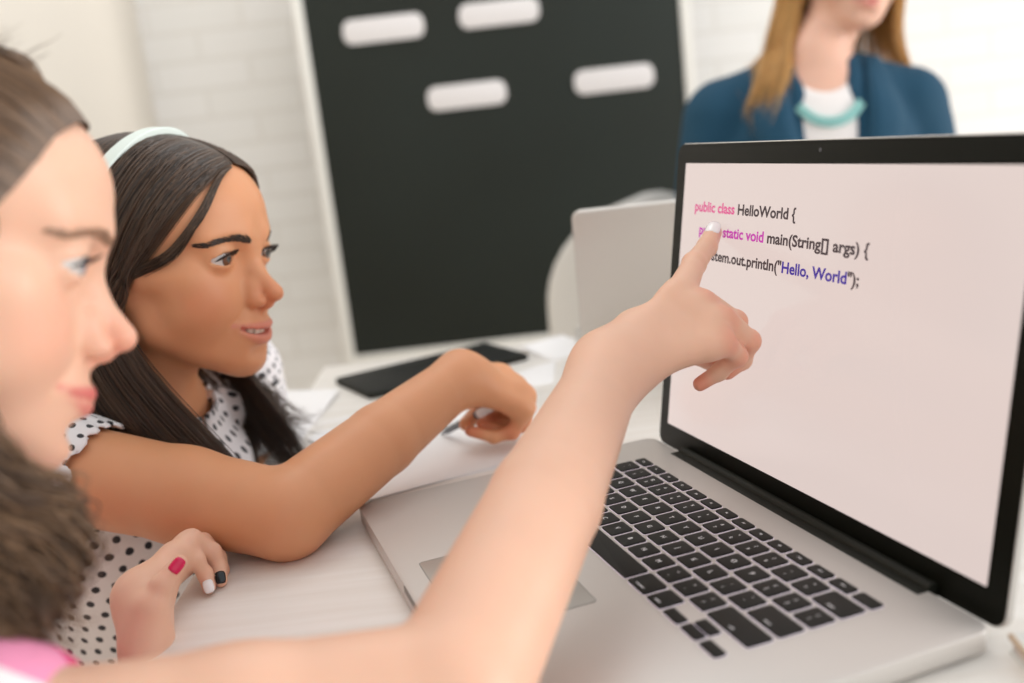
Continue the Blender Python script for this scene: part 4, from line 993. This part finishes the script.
# ================================================== WOMAN BEHIND
cw=at(833,60,1500)
YW=math.atan2(-(CAM-cw)[0],(CAM-cw)[1])   # faces the camera's side of the table
RW=rot(YW+.30,-.10,-.06)@np.eye(3); TW_=rot(YW+.26,0,-.04)
S3=1.06
hw,lipsw=head_prims(smile=.6,mouth_open=2.0,child=False)
HW=at(858,-42,1490); LW_=lambda x,y,z:RW@np.array([x,y,z],float)*S3+HW
HW=HW+(at(864,30,1500)-LW_(0,76,-84))
nbw=at(815,58,1560)
g3=empty('person',(nbw[0],nbw[1],-300))
TWp=lambda x,y,z:TW_@np.array([x,y,z],float)+nbw
hp3=xf(hw,RW,HW,S3)
torso3=[rc(LW_(0,-18,-40),nbw,43,47,k=24),rc(TWp(0,0,-50),TWp(145,-6,-84),34,38,k=24),rc(TWp(0,0,-50),TWp(-145,-6,-84),34,38,k=24),el(TWp(0,6,-176),(150,95,170),R=TW_,k=40),rc(TWp(0,0,-230),TWp(0,0,-440),110,130,k=40)]
body3=[(hp3+torso3,0)]
for s in(1,-1):
    arm=[rc(TWp(s*155,-6,-80),TWp(s*193,20,-330),44,38,k=10),rc(TWp(s*193,20,-330),TWp(s*120,230,-352),36,26,k=10)]
    body3.append((arm,14))
V,Q=polygonise(body3,3.0,clip=(np.array([0,0,-330.]),UP))
b3=np_mesh('body',V,Q,sk3,g3); paint(b3,V,[(xf(lipsw,RW,HW,S3),.3,2.0,0,.9)])
for s in(1,-1):
    make_eye(g3,RW,HW,S3,s,(0,-.05),eyem1); lashes(g3,RW,HW,S3,lash,s)
    brow(g3,RW,HW,S3,brown1,s,[(hw,0)])
m_blz=mat('teal_blue_blazer',lin(4,64,90),.8); noise_bump(m_blz,300,.2,.001); pass
m_top=mat('white_top',lin(236,230,228),.8)
top3=[([el(TWp(0,8,-172),(150,101,166),R=TW_,k=30),rc(TWp(0,0,-62),TWp(120,-6,-92),46,40,k=25),rc(TWp(0,0,-62),TWp(-120,-6,-92),46,40,k=25),rc(TWp(0,0,-230),TWp(0,0,-440),114,132,k=30),rc(TWp(0,40,10),TWp(0,120,-4),56,58,k=6,op='s')],0)]
Vs,Qs=polygonise(top3,3.5,clip=(np.array([0,0,-325.]),UP)); np_mesh('top',Vs,Qs,m_top,g3)
# blazer: open front, lapels, sleeves
blz=[([el(TWp(0,4,-176),(165,112,176),R=TW_,k=30),rc(TWp(30,-8,-40),TWp(142,-8,-76),50,54,k=22),rc(TWp(-30,-8,-40),TWp(-142,-8,-76),50,54,k=22),rc(TWp(0,0,-230),TWp(0,0,-440),124,142,k=30)]
  +[rc(TWp(s*155,-6,-84),TWp(s*196,20,-330),55,48,k=18) for s in(1,-1)]+[rc(TWp(s*196,20,-330),TWp(s*124,226,-350),47,36,k=12) for s in(1,-1)]
  +[rc(TWp(0,70,0),TWp(0,150,-40),50,62,k=6,op='s')]
  +[rc(TWp(0,120,-60),TWp(0,150,-300),52,30,k=6,op='s'),rc(LW_(0,-18,-40),nbw+np.array([0,0,0]),50,52,k=4,op='s')],0)]
Vs,Qs=polygonise(blz,3.0,fn=lambda X,d:d+folds(X,2.5,.035,11),clip=(np.array([0,0,-325.]),UP)); np_mesh('blazer',Vs,Qs,m_blz,g3)
for s in(1,-1):
    V=[];F=[];n_=14
    pts=[(s*58,-28,-18,s*80,-34,-30),(s*62,30,-28,s*98,20,-44),(s*58,70,-60,s*112,58,-78),(s*52,92,-110,s*112,84,-124),(s*42,104,-170,s*84,104,-176),(s*30,112,-240,s*44,116,-240)]
    A=catmull([p[:3] for p in pts],n_);B_=catmull([p[3:] for p in pts],n_)
    for lay in(0,1):
        for i in range(n_):
            for v in(0,.33,.66,1): 
                p=A[i]*(1-v)+B_[i]*v+np.array([0,10+4*lay,4])+np.array([0,6*math.sin(v*PI),0]); V.append(TWp(*p))
    S_=n_*4; k=lambda l,i,j:l*S_+i*4+j
    for i in range(n_-1):
        for j in range(3): F.append([k(1,i,j),k(1,i+1,j),k(1,i+1,j+1),k(1,i,j+1)]);F.append([k(0,i,j),k(0,i,j+1),k(0,i+1,j+1),k(0,i+1,j)])
        F.append([k(0,i,0),k(0,i+1,0),k(1,i+1,0),k(1,i,0)]);F.append([k(0,i,3),k(1,i,3),k(1,i+1,3),k(0,i+1,3)])
    for j in range(3): F.append([k(0,0,j),k(1,0,j),k(1,0,j+1),k(0,0,j+1)]);F.append([k(0,n_-1,j),k(0,n_-1,j+1),k(1,n_-1,j+1),k(1,n_-1,j)])
    X=push_out(blz,np.array(V),np.tile(np.repeat([2.0,5.0],n_*4),1),5); np_mesh('lapel',X,F,m_blz,g3)
# necklace of turquoise beads in three rows
m_tq=mat('turquoise_bead',lin(150,206,202),.3); nk=MB()
for row in range(2):
    for i in range(-13,14):
        a=i/13*.86; rr_=70+row*9; p=np.array([math.sin(a)*rr_*.80,70+math.cos(a)*30,-50-math.cos(a)*(rr_*.95)+22])
        q=push_out(top3+body3,np.array([TWp(*p)]),3.5)[0]; bm=bmesh.new(); bmesh.ops.create_icosphere(bm,subdivisions=2,radius=4.0); nk.bm(bm,Matrix.Translation(tuple(q)))
nk.build('necklace',m_tq,g3,True)
m_h3=hair_mat('blond_hair',lin(196,140,76),lin(242,196,124),.4)
fr3=[[(2,66,104),(30,64,98),(56,46,66),(70,26,24),(74,14,-20),(74,16,-64),(76,30,-104),(84,56,-140),(92,78,-178),(98,92,-214)],
 [(1,40,116),(36,36,106),(66,20,70),(82,4,24),(86,-6,-24),(86,-4,-70),(90,10,-112),(100,40,-150),(112,62,-190),(120,72,-220)],
 [(0,0,122),(40,-6,110),(72,-16,70),(86,-24,20),(90,-28,-30),(92,-24,-78),(98,-8,-122),(110,14,-160),(124,34,-198)],
 [(0,-50,112),(38,-56,98),(64,-62,60),(76,-68,14),(80,-72,-36),(84,-70,-88),(92,-60,-140),(104,-50,-190)],
 [(0,-90,76),(28,-96,58),(44,-102,20),(48,-104,-30),(52,-102,-84),(58,-98,-140),(64,-92,-200)],[(0,-100,40),(0,-106,0),(0,-106,-50),(0,-102,-110),(0,-98,-190)]]
frL=[[(x,y-(0 if i<5 else (i-4)*14),z) for i,(x,y,z) in enumerate(g)] for g in fr3]
cap3=[([p.tf(RW,HW,S3) for p in [el((0,-12,42.5),(72,88.5,71.5),k=8),el((0,-42,0),(72,60,70),k=20),el((0,112,26),(88,74,72),k=8,op='s'),el((0,70,-66),(90,78,84),k=10,op='s')]],0)]
sp3=[(TG([[(x+max(0,-z-30)*.22,y+max(0,-z-20)*.2,z) for x,y,z in g] for g in fr3],LW_),1500,18,dict(spread=5,r=.9,tipvar=.3,clump=8),12),(TG(mir(frL),LW_),1000,18,dict(spread=3,r=.9,tipvar=.2,clump=8),10)]
mk_hair('hair',None,m_h3,g3,sp3,cap3,body3+blz,3.0,hugg=[(hp3,0)])
setp(g3,'seated woman in a teal blazer with long blond hair, seen over the laptop screen','person')
# =====================================================================  LIGHT
w=bpy.data.worlds.new('daylight'); sc.world=w; w.use_nodes=True; bg=w.node_tree.nodes['Background']; bg.inputs[0].default_value=(.95,.98,1.0,1); bg.inputs[1].default_value=WORLD
def area(name,p,look,size,sy,energy,col):
    l=bpy.data.lights.new(name,'AREA'); l.shape='RECTANGLE'; l.size=size; l.size_y=sy; l.energy=energy; l.color=col
    o=bpy.data.objects.new(name,l); C.objects.link(o); o.location=W(p); d=Vector(look)-Vector(p); o.rotation_euler=d.to_track_quat('-Z','Y').to_euler(); return o
rm=lambda x,y,z:np.array(Mroom@Vector((x,y,z)))
area('window_daylight',rm(5980,3000,1600),rm(1500,1900,700),2.95,1.8,WIN,(1.0,.975,.95))
area('added_wall_fill',rm(700,1000,2600),rm(700,700,0),1.2,.5,WALL_FILL,(1.0,.98,.96))  # added fill without a fixture, brightens the left of the back wall
# =====================================================================  CAMERA
cd=bpy.data.cameras.new('camera'); cam=bpy.data.objects.new('camera',cd); C.objects.link(cam)
cd.sensor_width=36; cd.lens=36*F_PX/1024; cd.clip_start=.05
M3=Matrix([[RM[0][i],-RM[1][i],-RM[2][i]] for i in range(3)]).to_4x4(); M3.translation=W(CAM); cam.matrix_world=M3
cd.dof.use_dof=True; cd.dof.focus_distance=.66; cd.dof.aperture_fstop=3.2; cd.dof.aperture_blades=0
sc.camera=cam
sc.view_settings.view_transform='Standard'; sc.view_settings.look='None'; sc.view_settings.gamma=1; sc.view_settings.use_curve_mapping=False; sc.view_settings.exposure=EXPO
